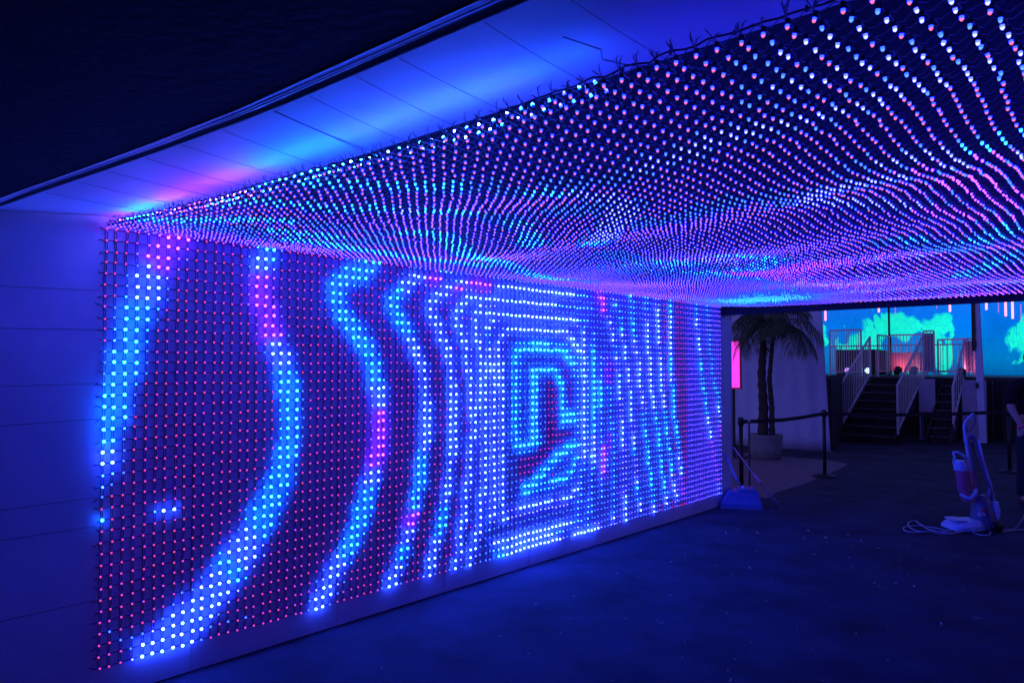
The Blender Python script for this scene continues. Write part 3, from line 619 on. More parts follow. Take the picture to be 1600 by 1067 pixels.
def frond(base, az, el, L, parent):
    g = MB(); p = Vector(base); d = Vector((math.cos(az)*math.cos(el), math.sin(az)*math.cos(el), math.sin(el))); pts = [p.copy()]; n = 16
    for k in range(n):
        d = (d+Vector((0, 0, -.085-.02*k/n*6))).normalized(); p = p+d*(L/n); pts.append(p.copy())
    g.tube(pts, [.012*(1-k/n*.85) for k in range(n+1)], 3, False)
    for k in range(2, n+1):
        t_ = (pts[k]-pts[k-1]).normalized(); side = t_.cross(Vector((0, 0, 1))).normalized()
        ll = L*.42*math.sin(math.pi*min(1, (k+1)/(n+2)))**.6
        for s in (-1, 1):
            for q in (0, .5):
                b0 = pts[k-1].lerp(pts[k], q); dr = (side*s*.85+t_*.7+Vector((0, 0, -.1-random.random()*.25))).normalized()
                e1 = b0+dr*ll*.55; e2 = b0+dr*ll*.95+Vector((0, 0, -ll*random.uniform(.2, .6))); wv = t_*.011
                g.add([b0-wv*.6, b0+wv*.6, e1+wv, e2, e1-wv], [(0, 1, 2, 4), (4, 2, 3)])
    return g.build('frond', M_frond, parent)
for k in range(17):
    top = (-.05, 0, 2.60) if k % 2 else (.16, .05, 2.40)
    frond(top, k*2.4+random.uniform(-.2, .2), random.uniform(-.1, 1.1), random.uniform(.65, 1.05), T1 if k % 2 else T2)
for az in (-.3, .3, -.7, 2.9, 3.5):
    frond((.16, .05, 2.38), az, .15, 1.0, T2)

# --- belt barrier posts
def post(x, y, label, to=None, belt_label=None, twin=False):
    t = thing('barrier_post', label, 'barrier post', (x, y, 0), group='belt barrier posts')
    g = MB(); g.lathe([(.17, 0), (.17, .015), (.14, .03), (.03, .04), (.03, .05)], n=24); g.build('base', M_darksteel, t)
    g = MB(); g.lathe([(.026, .04), (.026, .90)], n=14); g.build('pole', M_darksteel, t)
    g = MB(); g.lathe([(.034, .885), (.038, .89), (.038, .97), (.03, .985), (.012, .99)], n=16); BH = g.build('belt_head', M_black, t)
    if to:
        dx, dy = to[0]-x, to[1]-y; L = math.hypot(dx, dy); ux, uy = dx/L, dy/L; g = MB(); secs = []
        for k in range(13):
            f = k/12; px = dx*f*(1-.07/L)+ux*.035*(1-f); py = dy*f*(1-.07/L)+uy*.035*(1-f); z = .93-.03*math.sin(math.pi*f)
            nx, ny = -uy*.0015, ux*.0015
            secs.append([(px-nx, py-ny, z-.025), (px+nx, py+ny, z-.025), (px+nx, py+ny, z+.025), (px-nx, py-ny, z+.025)])
        g.loft(secs).build('belt', M_blackcloth, BH)
    return t
post(-.155, 8.95, 'black belt barrier post close to the end of the LED wall', (.085, 11.25))
post(.085, 11.25, 'black belt barrier post at the corner of the pale paving', (2.05, 13.6))
post(2.05, 13.6, 'black belt barrier post in front of the pale tent column')
g = MB(); g.lathe([(.013, .0), (.013, .92), (.018, .93), (.018, .97)], n=10); tag(g.build('thin_post', M_alu, loc=(-.07, 9.0, 0)), 'thin metal rod standing next to the barrier post by the wall end', 'rod')

# --- stage: deck, stairs, railings (the stage runs along the X axis, the stairs climb towards +Y)
ZD = 1.38
t = thing('stage_deck', 'raised black stage deck behind the two flights of steps', 'stage', (0, 19.0, 0))
g = MB(); g.box(-4.2, 6.2, .02, 4.5, ZD-.09, ZD-.02); g.build('deck_frame', M_darksteel, t)
for k in range(9):
    x = -4.2+k*1.156; g = MB(); g.box(x+.003, x+1.15, .0, 4.5, ZD-.018, ZD); g.build('deck_board', M_treads, t)
for k in range(8):
    x = -4.2+k*1.3; g = MB(); g.box(x+.004, x+1.296, .03, .05, 0, ZD-.09); g.build('skirt_panel', M_blackcloth, t)
t = thing('low_stage_wall', 'black low wall right of the tent column below the big screen', 'low wall', (0, 18.6, 0))
g = MB(); g.box(1.25, 9.0, -.05, .3, 0, 1.19); g.build('wall_face', M_blackcloth, t)
def stair(label, x0, x1, ya, yb, n, ztop):
    t = thing('stage_stairs', label, 'stairs', (0, ya, 0), group='stairs up to the stage'); run = (yb-ya)/n; rise = ztop/n
    for k in range(n):
        z = rise*(k+1); g = MB(); g.box(x0, x1, run*k, run*(k+1)+.02, z-.035, z); g.build('tread', M_treads, t)
        g = MB(); g.box(x0+.01, x1-.01, run*k-.004, run*k-.0005, z-.03, z-.004); g.build('nosing', M_nose, t)
        g = MB(); g.box(x0+.02, x1-.02, run*k+.03, run*k+.04, z-rise, z-.036); g.build('riser', M_blackcloth, t)
    for x in (x0-.03, x1+.03):
        g = MB(); vs = []
        for xx in (x-.02, x+.02): vs += [(xx, -.05, 0), (xx, .25, 0), (xx, yb-ya, ztop-.25), (xx, yb-ya, ztop), (xx, -.05, rise)]
        g.add(vs, [(0, 1, 2, 3, 4), (9, 8, 7, 6, 5), (0, 5, 6, 1), (1, 6, 7, 2), (2, 7, 8, 3), (3, 8, 9, 4), (4, 9, 5, 0)])
        g.build('stringer', M_darksteel, t)
    return t
stair('wide black flight of steps climbing to the stage between two barred rails', -1.42, -.36, 16.6, 19.0, 8, ZD)
stair('narrow dark flight of steps right of the pale side board', .10, .46, 17.4, 19.0, 8, ZD)
def rail(label, p, q, n, h=1.03, name='stair_rail', low=.12, panel=False, w=.036, grp='barred metal railings of the stage'):
    """barred railing from foot point p to foot point q (base points, z given)"""
    t = thing(name, label, 'railing', p, group=grp); d = Vector(q)-Vector(p)
    def at(f, z): return d*f+Vector((0, 0, z))
    MB().bar(at(0, h), at(1, h), w).build('top_rail', M_steel, t)
    MB().bar(at(0, low), at(1, low), w*.8).build('bottom_rail', M_steel, t)
    for f in (0, 1): MB().bar(at(f, -.03 if f else -.03), at(f, h-.01), w).build('end_post', M_steel, t)
    for k in range(1, n): MB().bar(at(k/n, low), at(k/n, h-.01), .014).build('bar', M_steel, t)
    if panel:
        g = MB(); a, b = at(.02, low+.02), at(.98, low+.02); c, e = at(.98, (h-.05)*float(panel)), at(.02, (h-.05)*float(panel))
        off = Vector((0, .02, 0)); g.add([a+off, b+off, c+off, e+off, a+off*1.4, b+off*1.4, c+off*1.4, e+off*1.4], [(0,1,2,3),(7,6,5,4),(0,4,5,1),(1,5,6,2),(2,6,7,3),(3,7,4,0)])
        g.build('infill_board', M_purple, t)
    return t
rail('sloping barred rail on the left side of the wide steps', (-1.47, 16.7, .22), (-1.47, 18.95, ZD), 19, h=.95, low=.06)
rail('sloping barred rail between the wide steps and the pale side board', (-.31, 16.7, .24), (-.31, 18.95, ZD), 19, h=.98, low=.06)
rail('tall barred guard rail on the stage left of the wide steps', (-2.46, 19.1, ZD-.02), (-1.72, 19.1, ZD-.02), 13, h=1.16, name='guard_rail')
rail('long barred guard rail across the back of the steps in front of the teal picture', (-1.37, 20.3, ZD), (-.55, 20.3, ZD), 11, h=1.03, name='guard_rail', panel=.6)  # half-height infill board added to catch the lamps' red glow
rail('barred guard rail running back from the top of the wide steps', (-1.37, 19.2, ZD), (-1.36, 20.3, ZD), 7, h=1.0, name='guard_rail')
rail('boarded guard rail standing at the top right of the wide steps', (-.36, 19.12, ZD), (-.14, 19.12, ZD), 3, h=1.06, name='guard_rail', panel=True)
rail('barred guard rail between the boarded rail and the second flight', (-.10, 19.3, ZD), (.50, 19.3, ZD), 6, h=.86, name='guard_rail')
rail('boarded guard rail lit pink at the right end of the stage', (.47, 19.1, ZD), (.66, 19.1, ZD), 3, h=.86, name='guard_rail', panel=True)
rail('sloping rail on the right side of the narrow steps', (.50, 17.7, .34), (.50, 18.98, ZD), 7, h=.84, low=.1)
rail('far barred guard rail along the back of the stage', (-3.3, 21.6, ZD), (.2, 21.6, ZD), 24, h=.80, name='guard_rail')
t = thing('side_board', 'pale side board closing the right flank of the wide steps', 'side board', (0, 18.2, 0))
g = MB(); g.box(-.26, .06, 0, .03, .62, 1.35); g.box(-.26, -.23, .03, .3, 0, .62); g.build('board', M_purple, t)
t = thing('corner_board', 'blue-lit board panel left of the tent column under the pink railing', 'side board', (0, 18.3, 0))
g = MB(); g.box(.55, 1.0, 0, .03, .0, 1.33); g.build('board', M_purple, t)
# added stage lamps for the glow, and cases on deck
def par(label, x, y, z, col, s, tilt, rz):
    t = thing('stage_lamp', label, 'stage lamp', (x, y, z), rz, group='small lamps on the stage')
    M = Matrix.Rotation(tilt, 4, 'X')
    g = MB(); g.lathe([(.05, -.12), (.075, -.1), (.085, .0), (.09, .06), (.08, .06), (.078, .01)], n=14); g.v = [tuple(M @ Vector(v)+Vector((0, 0, .14))) for v in g.v]; CAN = g.build('can', M_black, t)
    g = MB(); g.lathe([(.07, .02), (.0705, .03)], n=14); g.v = [tuple(M @ Vector(v)+Vector((0, 0, .14))) for v in g.v]; g.build('lens', emis('lamp_'+label[:8].replace(' ', '_'), col, s), CAN)
    g = MB(); g.box(-.1, -.09, -.02, .02, .012, .16); g.box(.09, .1, -.02, .02, .012, .16); g.box(-.1, .1, -.04, .04, 0, .012); g.build('added_lamp_yoke', M_darksteel, t)
par('red lamp low in front of the left bars of the middle rail', -1.15, 20.05, ZD, (1, .10, .12), 34, R(-50), R(-12))  # added lamp, throws a red glow on the infill board behind the bars
par('coral lamp low in front of the right bars of the middle rail', -.78, 20.05, ZD, (1, .20, .20), 34, R(-50), R(10))  # second added lamp for the same glow, lens turned out of view
par('pink lamp at the foot of the boarded rail at the stage end', .44, 18.84, ZD-.02, (1, .14, .28), 40, R(-40), R(-20))  # added lamp that makes the boarded rail glow pink
par('white lamp on the deck beside the left sloping rail', -1.62, 19.3, ZD, (.5, .9, 1), 3, R(95), R(0))
par('violet lamp on the deck under the tall guard rail', -2.1, 19.3, ZD, (.6, .3, 1), 1.2, R(95), R(0))
for lb, x0, x1, y, z0, z1 in (('black equipment case behind the tall guard rail', -2.75, -1.75, 20.4, ZD, ZD+.68), ('narrow black case between the two railings on stage', -1.75, -1.55, 20.6, ZD, ZD+.66)):
    t = thing('equipment_case', lb, 'case', (0, y, z0), group='black cases on the stage')
    g = MB(); g.box(x0, x1, 0, .5, .02, z1-z0-.12); g.build('body', M_black, t, bevel=.01)
    g = MB(); g.box(x0, x1, 0, .5, z1-z0-.115, z1-z0); g.build('lid', M_black, t, bevel=.01)
    for x in (x0, x1):
        for y_ in (-.005, .495): g = MB(); g.box(x-.01, x+.01, y_, y_+.012, .02, z1-z0); g.build('corner_trim', M_alu, t)

# --- tent column and thin pole
t = thing('tent_column', 'pale square tent column standing between the stage and the low black wall', 'column', (.93, 18.3, 0))
g = MB(); secs = []
for z in (0, .8, 1.6, 2.2, 3.4): 
    w_ = .066-.008*z/3.4; dx = -.045*z/1.5*.9; secs.append([(dx-w_, -w_, z), (dx+w_, -w_, z), (dx+w_, w_, z), (dx-w_, w_, z)])
g.loft(secs).build('shaft', M_drape, t)
g = MB(); g.box(-.15, .15, -.15, .15, 0, .012); g.build('base_plate', M_darksteel, t)
for z in (1.16, 2.05, 2.35, 2.65): g = MB(); dx = -.027*z; g.box(dx-.075, dx-.02, -.10, -.078, z, z+.12); g.build('bracket', M_darksteel, t)
g = MB(); g.box(-.16, -.09, -.088, -.07, 1.95, 3.1); g.build('cable_cover', M_darksteel, t)
g = MB(); g.lathe([(.07, 0), (.07, .02), (.028, .03), (.026, 2.6)], n=12); tag(g.build('thin_pole', M_darksteel, loc=(-1.585, 21.0, ZD)), 'thin black upright pole in front of the teal picture', 'pole')

# --- big screen: a lit picture
def screen_mat():
    m = bpy.data.materials.new('screen_picture'); m.use_nodes = True; t = m.node_tree; N = t.nodes; Lk = t.links
    N.remove(N['Principled BSDF']); e = N.new('ShaderNodeEmission'); Lk.new(e.outputs[0], N['Material Output'].inputs[0])
    tc = N.new('ShaderNodeTexCoord')
    def math_(op, a, b=None, c=None):
        n = N.new('ShaderNodeMath'); n.operation = op
        for i, v in enumerate((a, b, c)):
            if v is None: continue
            if isinstance(v, (int, float)): n.inputs[i].default_value = v
            else: Lk.new(v, n.inputs[i])
        return n.outputs[0]
    def noise(scale, det, dist):
        n = N.new('ShaderNodeTexNoise'); n.inputs['Scale'].default_value = scale; n.inputs['Detail'].default_value = det; n.inputs['Distortion'].default_value = dist
        mp = N.new('ShaderNodeMapping'); mp.inputs['Scale'].default_value = (1, 1, .75); Lk.new(tc.outputs['Object'], mp.inputs[0]); Lk.new(mp.outputs[0], n.inputs[0]); return n.outputs['Fac']
    n1 = noise(1.1, 2.2, 1.0); n2 = noise(1.9, 1.5, 3.0)
    sp = N.new('ShaderNodeSeparateXYZ'); Lk.new(tc.outputs['Object'], sp.inputs[0]); x, z = sp.outputs[0], sp.outputs[2]
    tot = None
    for cx_, cz_, rx, rz in ((-3.9, 2.3, .75, .75), (-2.75, 2.85, .85, .55), (-1.85, 2.75, .62, .55), (-1.62, 2.2, .34, .75), (.85, 2.35, .72, .75), (-5.35, 2.75, .16, .35), (-3.2, 1.6, 1.2, .3)):
        dx = math_('DIVIDE', math_('SUBTRACT', x, cx_), rx); dz = math_('DIVIDE', math_('SUBTRACT', z, cz_), rz)
        d = math_('SUBTRACT', 1.0, math_('ADD', math_('MULTIPLY', dx, dx), math_('MULTIPLY', dz, dz)))
        d = math_('MAXIMUM', d, -1.2)
        tot = d if tot is None else math_('MAXIMUM', tot, d)
    f = math_('ADD', math_('MULTIPLY', tot, .8), math_('MULTIPLY', math_('SUBTRACT', n1, .5), 4.2))
    mask = N.new('ShaderNodeMapRange'); mask.inputs[1].default_value = .0; mask.inputs[2].default_value = .26; Lk.new(f, mask.inputs[0])
    band = math_('ABSOLUTE', math_('SINE', math_('MULTIPLY', n2, 26.0)))
    rg = N.new('ShaderNodeMapRange'); rg.inputs[1].default_value = .12; rg.inputs[2].default_value = .38; Lk.new(band, rg.inputs[0])
    edge_ = N.new('ShaderNodeMapRange'); edge_.inputs[1].default_value = .3; edge_.inputs[2].default_value = 1.1; Lk.new(f, edge_.inputs[0])
    fill = math_('MAXIMUM', rg.outputs[0], edge_.outputs[0])
    mk = math_('MULTIPLY', mask.outputs[0], math_('ADD', .22, math_('MULTIPLY', fill, .78)))
    bg_ = N.new('ShaderNodeValToRGB'); r = bg_.color_ramp
    zz = N.new('ShaderNodeMapRange'); zz.inputs[1].default_value = 1.0; zz.inputs[2].default_value = 4.4; Lk.new(z, zz.inputs[0]); Lk.new(zz.outputs[0], bg_.inputs[0])
    r.elements[0].position = 0; r.elements[0].color = (.001, .07, .32, 1); r.elements[1].position = 1; r.elements[1].color = (.01, .15, .98, 1)
    q = r.elements.new(.25); q.color = (.0, .20, .58, 1); q = r.elements.new(.55); q.color = (.0, .19, .85, 1)
    mx = N.new('ShaderNodeMix'); mx.data_type = 'RGBA'; Lk.new(mk, mx.inputs[0]); Lk.new(bg_.outputs[0], mx.inputs[6]); mx.inputs[7].default_value = (.01, .95, .72, 1)
    n3 = noise(.7, 2, .5); n4 = noise(9, 3, 0)
    Lk.new(mx.outputs[2], e.inputs[0]); Lk.new(math_('ADD', .45, math_('ADD', math_('MULTIPLY', n3, .7), math_('MULTIPLY', n4, .35))), e.inputs[1])
    return m
t = thing('projection_screen', 'huge glowing blue screen with teal shapes behind the stage', 'screen', (0, 27, 0))
g = MB(); g.box(-6.2, 9, 0, .04, 1.08, 6.2); g.build('picture', screen_mat(), t)
g = MB(); g.box(-6.25, 9.05, .041, .12, 1.0, 6.25); g.build('frame', M_darksteel, t)
for x in (-6, -2, 3, 8.5): g = MB(); g.box(x-.05, x+.05, .13, .23, 0, 6.2); g.build('support', M_darksteel, t)

# --- hanging light tubes
M_tube = emis('tube_light', (1.0, .30, .50), 2.4); M_tube2 = emis('tube_light_faint', (.55, .18, .75), 1.0)
t = thing('overhead_pipe', 'black overhead pipe carrying the hanging light tubes', 'pipe', (0, 23, 4.6))
g = MB(); g.tube([(-6, 0, 0), (7, 0, 0)], .03, 8); g.build('pipe', M_darksteel, t)
for x in (-6, 7): g = MB(); g.tube([(x, 0, -4.6), (x, 0, .1)], .04, 8); g.build('upright', M_darksteel, t)
tubes = [(-3.89, 3.0, 3.42, 1, 'leftmost of the hanging pink light tubes, alone beside the tent drape'), (-2.38, 3.18, 3.55, 1, 'short hanging pink light tube left of the thin black pole'),
  (-1.94, 3.05, 3.5, 0, 'faint hanging light tube just right of the thin black pole'), (-.89, 3.22, 3.6, 0, 'faint hanging light tube left of the bright tube by the column'),
  (-.57, 3.11, 3.55, 1, 'bright hanging pink light tube left of the tent column'), (-.22, 3.42, 3.7, 1, 'very short light tube tip next to the tent column'),
  (.28, 3.12, 3.56, 1, 'bright hanging pink light tube just right of the tent column'), (.55, 3.04, 3.6, 0, 'faint thin light tube between two bright ones'),
  (.71, 2.93, 3.46, 1, 'longest bright pink light tube right of the column'), (.86, 2.86, 3.34, 1, 'bright pink light tube hanging lowest but one'),
  (1.04, 2.78, 3.23, 0, 'faint light tube at the right end of the row')]
for x, z0, z1, br, lb in tubes:
    t = thing('light_tube', lb, 'light tube', (x, 23, z0), group='hanging light tubes over the stage')
    r_ = .026 if br else .010
    g = MB(); g.lathe([(r_*.6, 0), (r_, .01), (r_, z1-z0-.01), (r_*.6, z1-z0)], n=10); g.build('tube', M_tube if br else M_tube2, t)
    g = MB(); g.tube([(0, 0, z1-z0), (0, 0, 4.6-z0)], .004, 4); g.build('hanging_cord', M_black, t)

# ================================================================ THINGS ON THE CARPET
# --- lobby dustpan
t = thing('lobby_dustpan', 'blue lidded dustpan with a long pale handle beside the wall end', 'dustpan', (.17, 8.22, 0), R(30))
g = MB()
def ring(x0, x1, y0, y1, z): return [(x0, y0, z), (x1, y0, z), (x1, y1, z), (x0, y1, z)]
g.loft([ring(-.24, .23, -.17, .17, .0), ring(-.235, .225, -.165, .165, .055), ring(-.19, .20, -.14, .15, .12), ring(-.14, .185, -.12, .14, .20)]); g.build('pan', M_blueplas, t, bevel=.012)
g = MB(); g.loft([ring(-.05, .175, -.13, .13, .201), ring(-.03, .16, -.11, .115, .225)]); g.build('lid', M_blueplas, t, bevel=.01)
g = MB(); g.box(-.245, .235, -.185, -.171, 0, .02); g.build('front_lip', M_vacd, t)
MB().tube([(-.03, .0, .30), (-.06, .01, .36), (-.17, .05, .60), (-.19, .055, .64), (-.188, .05, .67)], [.016, .014, .013, .015, .012], 8).build('handle', M_bluehandle, t)
MB().tube([(.02, .0, .20), (.0, .0, .26), (-.03, .0, .305)], .009, 6).build('handle_arm', M_blueplas, t)
g = MB(); g.lathe([(.018, 0), (.02, .01), (.012, .03)], n=10, cx=.02, cy=-.06, z0=.222); g.build('catch', M_white, t)
# --- broom
t = thing('broom', 'slim broom with an orange pink handle leaning over the blue dustpan', 'broom', (.50, 8.42, 0))
a, b = Vector((0, 0, .05)), Vector((-.42, -.18, .68))
MB().tube([a.lerp(b, .25), a.lerp(b, .45), a.lerp(b, 1)], [.009, .008, .007], 8).build('handle', M_pink, t)
MB().tube([a.lerp(b, .34), a.lerp(b, .37), a.lerp(b, .48), a.lerp(b, .52)], [.010, .020, .018, .009], 8).build('grip', M_pink, t)
g = MB()
for k in range(26):
    s = random.uniform(-.05, .05); u = random.uniform(-.015, .015)
    g.tube([a.lerp(b, .25)+Vector((0, 0, 0)), a+Vector((s*.6, u, .02)), Vector((.03+s, u*1.5, .004))], .002, 3)
g.build('bristles', M_bristle, t)

# --- upright vacuum cleaner (profile drawn in its own side plane: u to the right, z up)
V = thing('vacuum_cleaner', 'silver upright vacuum cleaner with a red dust bin standing on the carpet', 'vacuum cleaner', (2.47, 8.66, 0), R(41.97))
def vz(px, py): return ((px-1525)*.00645, (830-py)*.00645)
def vp(px, py, y=0): u, z = vz(px, py); return (u, y, max(z, .004))
HND = MB().tube([vp(1524, 792, -.02), vp(1519, 765, -.02), vp(1513.5, 728, 0), vp(1509.5, 697, 0), vp(1507.5, 680, 0), vp(1506.5, 669, 0), vp(1509, 662, 0), vp(1519.5, 651, 0), vp(1521.5, 650, 0)], [.018, .018, .017, .015, .014, .014, .013, .011, .009], 10).build('handle', M_vac, V)
MB().tube([vp(1521, 650.5), vp(1524, 656), vp(1522.5, 666), vp(1516, 675), vp(1511, 676), vp(1508.5, 672)], [.010, .008, .008, .008, .008, .010], 6).build('grip_loop', M_vacd, HND)
hose = [vp(1541, 789, .04), vp(1534, 783, .04), vp(1529, 770, .04), vp(1524, 745, .04), vp(1519.5, 715, .04), vp(1516, 695, .04), vp(1516.5, 688, .04), vp(1520.5, 684.5, .04), vp(1525, 687, .04), vp(1528, 695, .04), vp(1533, 717, .03), vp(1540, 745, .02), vp(1546, 768, .0), vp(1549, 790, .0)]
hp = []; hr = []
for i in range(len(hose)-1):
    for q in range(7): hp.append(Vector(hose[i]).lerp(Vector(hose[i+1]), q/7)); hr.append(.021 if (i*7+q) % 2 else .0245)
MB().tube(hp, hr, 8).build('hose', M_hose, V)
MB().tube([vp(1530, 690, .02), vp(1536, 722, .02), vp(1546, 765, .0), vp(1552, 800, .0)], [.012, .016, .020, .026], 8).build('wand', M_vac, V)
MB().tube([vp(1537, 778, -.02), vp(1541, 765, -.03), vp(1538, 785, -.03), vp(1536, 801, -.02)], .010, 6).build('side_clip', M_vac, V)
def ell(cx_, cy_, z, rx, ry, n=18): return [(cx_+rx*math.cos(2*math.pi*k/n), cy_+ry*math.sin(2*math.pi*k/n), z) for k in range(n)]
def stack(name, m, rows, par=None):
    g = MB(); g.loft([ell(*vz(px, 0)[:1], 0, (830-py)*.00645, rx, ry) if False else ell((px-1525)*.00645, cyy, (830-py)*.00645, rx, ry) for px, py, rx, ry, cyy in rows])
    g.smooth = [True]*len(g.f); o = g.build(name, m, par or V); o.modifiers.new('e', 'EDGE_SPLIT').split_angle = R(40); return o
BIN = stack('dust_bin', M_bin, [(1500, 764, .050, .062, -.03), (1499, 750, .053, .065, -.03), (1497, 737, .055, .066, -.03)])
stack('bin_top', M_vac, [(1497, 737, .056, .068, -.03), (1495.5, 726, .058, .068, -.03), (1494.5, 722, .052, .06, -.03)], BIN)
MB().tube([vp(1487, 724, -.03), vp(1488, 716, -.03), vp(1486, 710, -.03), vp(1492, 709, -.03), vp(1500, 713, -.03), vp(1507, 719, -.03)], [.012, .012, .014, .013, .013, .015], 7).build('bin_handle', M_vac, BIN)
stack('bin_base', M_bin, [(1506, 785, .040, .05, -.03), (1503, 775, .050, .060, -.03), (1500, 764.5, .052, .063, -.03)], BIN)
MB().tube([vp(1491, 773, -.08), vp(1504, 780, -.10), vp(1512, 771, -.10), vp(1516, 765, -.08)], [.012, .02, .02, .012], 7).build('bin_latch', M_vac, BIN)
MB().tube([vp(1511, 737, -.07), vp(1513, 752, -.07), vp(1515, 765, -.07)], .008, 5).build('bin_seal', M_vacr, BIN)
MOT = stack('motor_housing', M_vacd, [(1534, 826, .11, .12, 0), (1534, 815, .12, .13, 0), (1532, 802, .10, .11, 0), (1530, 788, .08, .09, 0), (1529, 776, .055, .06, 0)])
stack('rear_housing', M_vac, [(1547, 812, .05, .09, 0), (1549, 798, .05, .09, 0), (1549, 786, .035, .07, 0)])
g = MB(); sec = []
for u, hw_, h in ((-.31, .10, .03), (-.295, .135, .06), (-.24, .15, .085), (-.14, .15, .105), (-.04, .13, .11), (.02, .1, .09)):
    sec.append([(u, -hw_, .012), (u, hw_, .012), (u, hw_, h*.6), (u, hw_*.8, h), (u, -hw_*.8, h), (u, -hw_, h*.6)])
HD = g.loft(sec).build('brush_head', M_vac, V, bevel=.012)
g = MB(); g.box(-.28, -.16, -.10, .10, .098, .115); g.build('head_window', M_white, HD, bevel=.006)
for yy in (-.14, .14):
    g = MB(); g.lathe([(.05, -.018), (.055, -.01), (.055, .01), (.05, .018)], n=18); Mx = Matrix.Rotation(R(90), 4, 'X')
    g.v = [tuple(Mx @ Vector(v)+Vector((.10, yy, .055))) for v in g.v]; g.build('wheel', M_black, V)
g = MB(); g.lathe([(.016, 0), (.018, .02), (.014, .035)], n=12); g.v = [tuple(Vector(v)+Vector((-.01, -.105, .20))) for v in g.v]; g.build('red_button', M_vacr, MOT)
g = MB(); g.box(-.06, .0, -.13, -.10, .16, .19); g.build('foot_pedal', M_white, MOT, bevel=.006)
def spline(pts, n=8):
    out = []; P = [Vector(p) for p in pts]
    for i in range(len(P)-1):
        a, b, c, d = P[max(0, i-1)], P[i], P[i+1], P[min(len(P)-1, i+2)]
        for k in range(n):
            t_ = k/n; out.append(.5*((2*b)+(c-a)*t_+(2*a-5*b+4*c-d)*t_*t_+(3*b-a-3*c+d)*t_**3))
    out.append(P[-1]); return out
loc = Matrix.Translation((2.47, 8.66, 0)) @ Matrix.Rotation(R(41.97), 4, 'Z'); inv = loc.inverted()
cord = [(2.50, 8.76, .06), (2.47, 8.60, .012), (2.39, 8.41, .009), (2.29, 8.21, .008), (2.15, 8.18, .008), (2.01, 8.06, .008), (1.93, 8.12, .008), (1.90, 8.27, .008), (1.98, 8.42, .010), (2.12, 8.42, .010), (2.26, 8.38, .012), (2.37, 8.40, .018), (2.30, 8.24, .014), (2.12, 8.28, .014), (1.99, 8.50, .012), (1.90, 8.66, .008), (1.87, 8.54, .008), (1.93, 8.30, .014), (2.05, 8.12, .016), (2.2, 8.2, .02), (2.40, 8.50, .02), (2.50, 8.62, .016), (2.58, 8.60, .010), (2.60, 8.42, .009), (2.53, 8.38, .008), (2.46, 8.47, .012), (2.48, 8.66, .05)]
MB().tube([inv @ p for p in spline(cord)], .0065, 6).build('power_cord', M_wcord, V)
o = MB().tube(spline([(2.60, 8.62, .008), (2.69, 8.72, .008), (2.82, 8.95, .008), (3.0, 9.12, .008), (3.3, 9.3, .008), (3.8, 9.7, .008)]), .006, 6).build('extension_cord', M_wcord)
tag(o, 'thin pale cord running right across the carpet from the vacuum cleaner', 'cord')
o = MB().tube(spline([(2.66, 8.78, .008), (2.76, 8.90, .03), (2.83, 9.12, .20), (2.86, 9.35, .42), (2.87, 9.55, .62), (2.90, 9.66, .80)]), .005, 6).build('held_cord', M_wcord)
tag(o, 'slack cord rising from the carpet to the hand of the person', 'cord')

# --- litter on the carpet
g = MB()
for k in range(150):
    x, y = random.uniform(.6, 4.2), random.uniform(1.6, 7.6); a = random.uniform(0, 6.28); l = random.choice((.003, .004, .005, .012, .02)); wd = .0025
    dx, dy = math.cos(a), math.sin(a); z = .003
    g.add([(x-dx*l-dy*wd, y-dy*l+dx*wd, z), (x+dx*l-dy*wd, y+dy*l+dx*wd, z+.001), (x+dx*l+dy*wd, y+dy*l-dx*wd, z), (x-dx*l+dy*wd, y-dy*l-dx*wd, z+.002), (x, y, z+.006)], [(0, 1, 4), (1, 2, 4), (2, 3, 4), (3, 0, 4)])
tag(g.build('litter', M_litter), 'tiny pale scraps scattered over the dark carpet', 'litter', kind='stuff')

# ================================================================ PERSON at the right edge
def skinned(name, m, verts, edges, radii, parent, root=0, sub=2):
    me = bpy.data.meshes.new(name); me.from_pydata(verts, edges, []); me.materials.append(m)
    o = bpy.data.objects.new(name, me); COL.objects.link(o); o.parent = parent
    sk = o.modifiers.new('skin', 'SKIN'); sk.use_smooth_shade = True
    for i, r_ in enumerate(radii):
        v = me.skin_vertices[0].data[i]; v.radius = r_ if isinstance(r_, tuple) else (r_, r_); v.use_root = (i == root)
    s = o.modifiers.new('sub', 'SUBSURF'); s.levels = sub; s.render_levels = sub
    return o
P = thing('person', 'person in a dark t-shirt and dark trousers with a red wristband, half out of view', 'person', (2.715, 10.535, 0), R(41.97))
# local frame: +x towards the right of the view, -y towards the camera
pelvis = (0, 0, .98)
bv = [pelvis, (0, .0, 1.12), (0, .01, 1.28), (0, .0, 1.42), (0, -.01, 1.52), (0, -.02, 1.60), (0, -.05, 1.68), (0, -.05, 1.78),
      (-.10, 0, 1.44), (-.19, .0, 1.43), (-.255, .0, 1.22), (-.26, -.03, 1.13), (-.225, -.13, .96), (-.215, -.16, .90), (-.19, -.20, .85),
      (.10, 0, 1.44), (.19, 0, 1.43), (.25, .02, 1.17), (.24, -.06, .96), (.235, -.08, .90), (.235, -.09, .85),
      (-.10, 0, .92), (-.115, -.02, .52), (-.12, .02, .12), (-.12, -.12, .05), (.10, 0, .92), (.12, -.03, .52), (.14, .02, .12), (.14, -.12, .05)]
be = [(0,1),(1,2),(2,3),(3,4),(4,5),(5,6),(6,7),(3,8),(8,9),(9,10),(10,11),(11,12),(12,13),(13,14),(3,15),(15,16),(16,17),(17,18),(18,19),(19,20),(0,21),(21,22),(22,23),(23,24),(0,25),(25,26),(26,27),(27,28)]
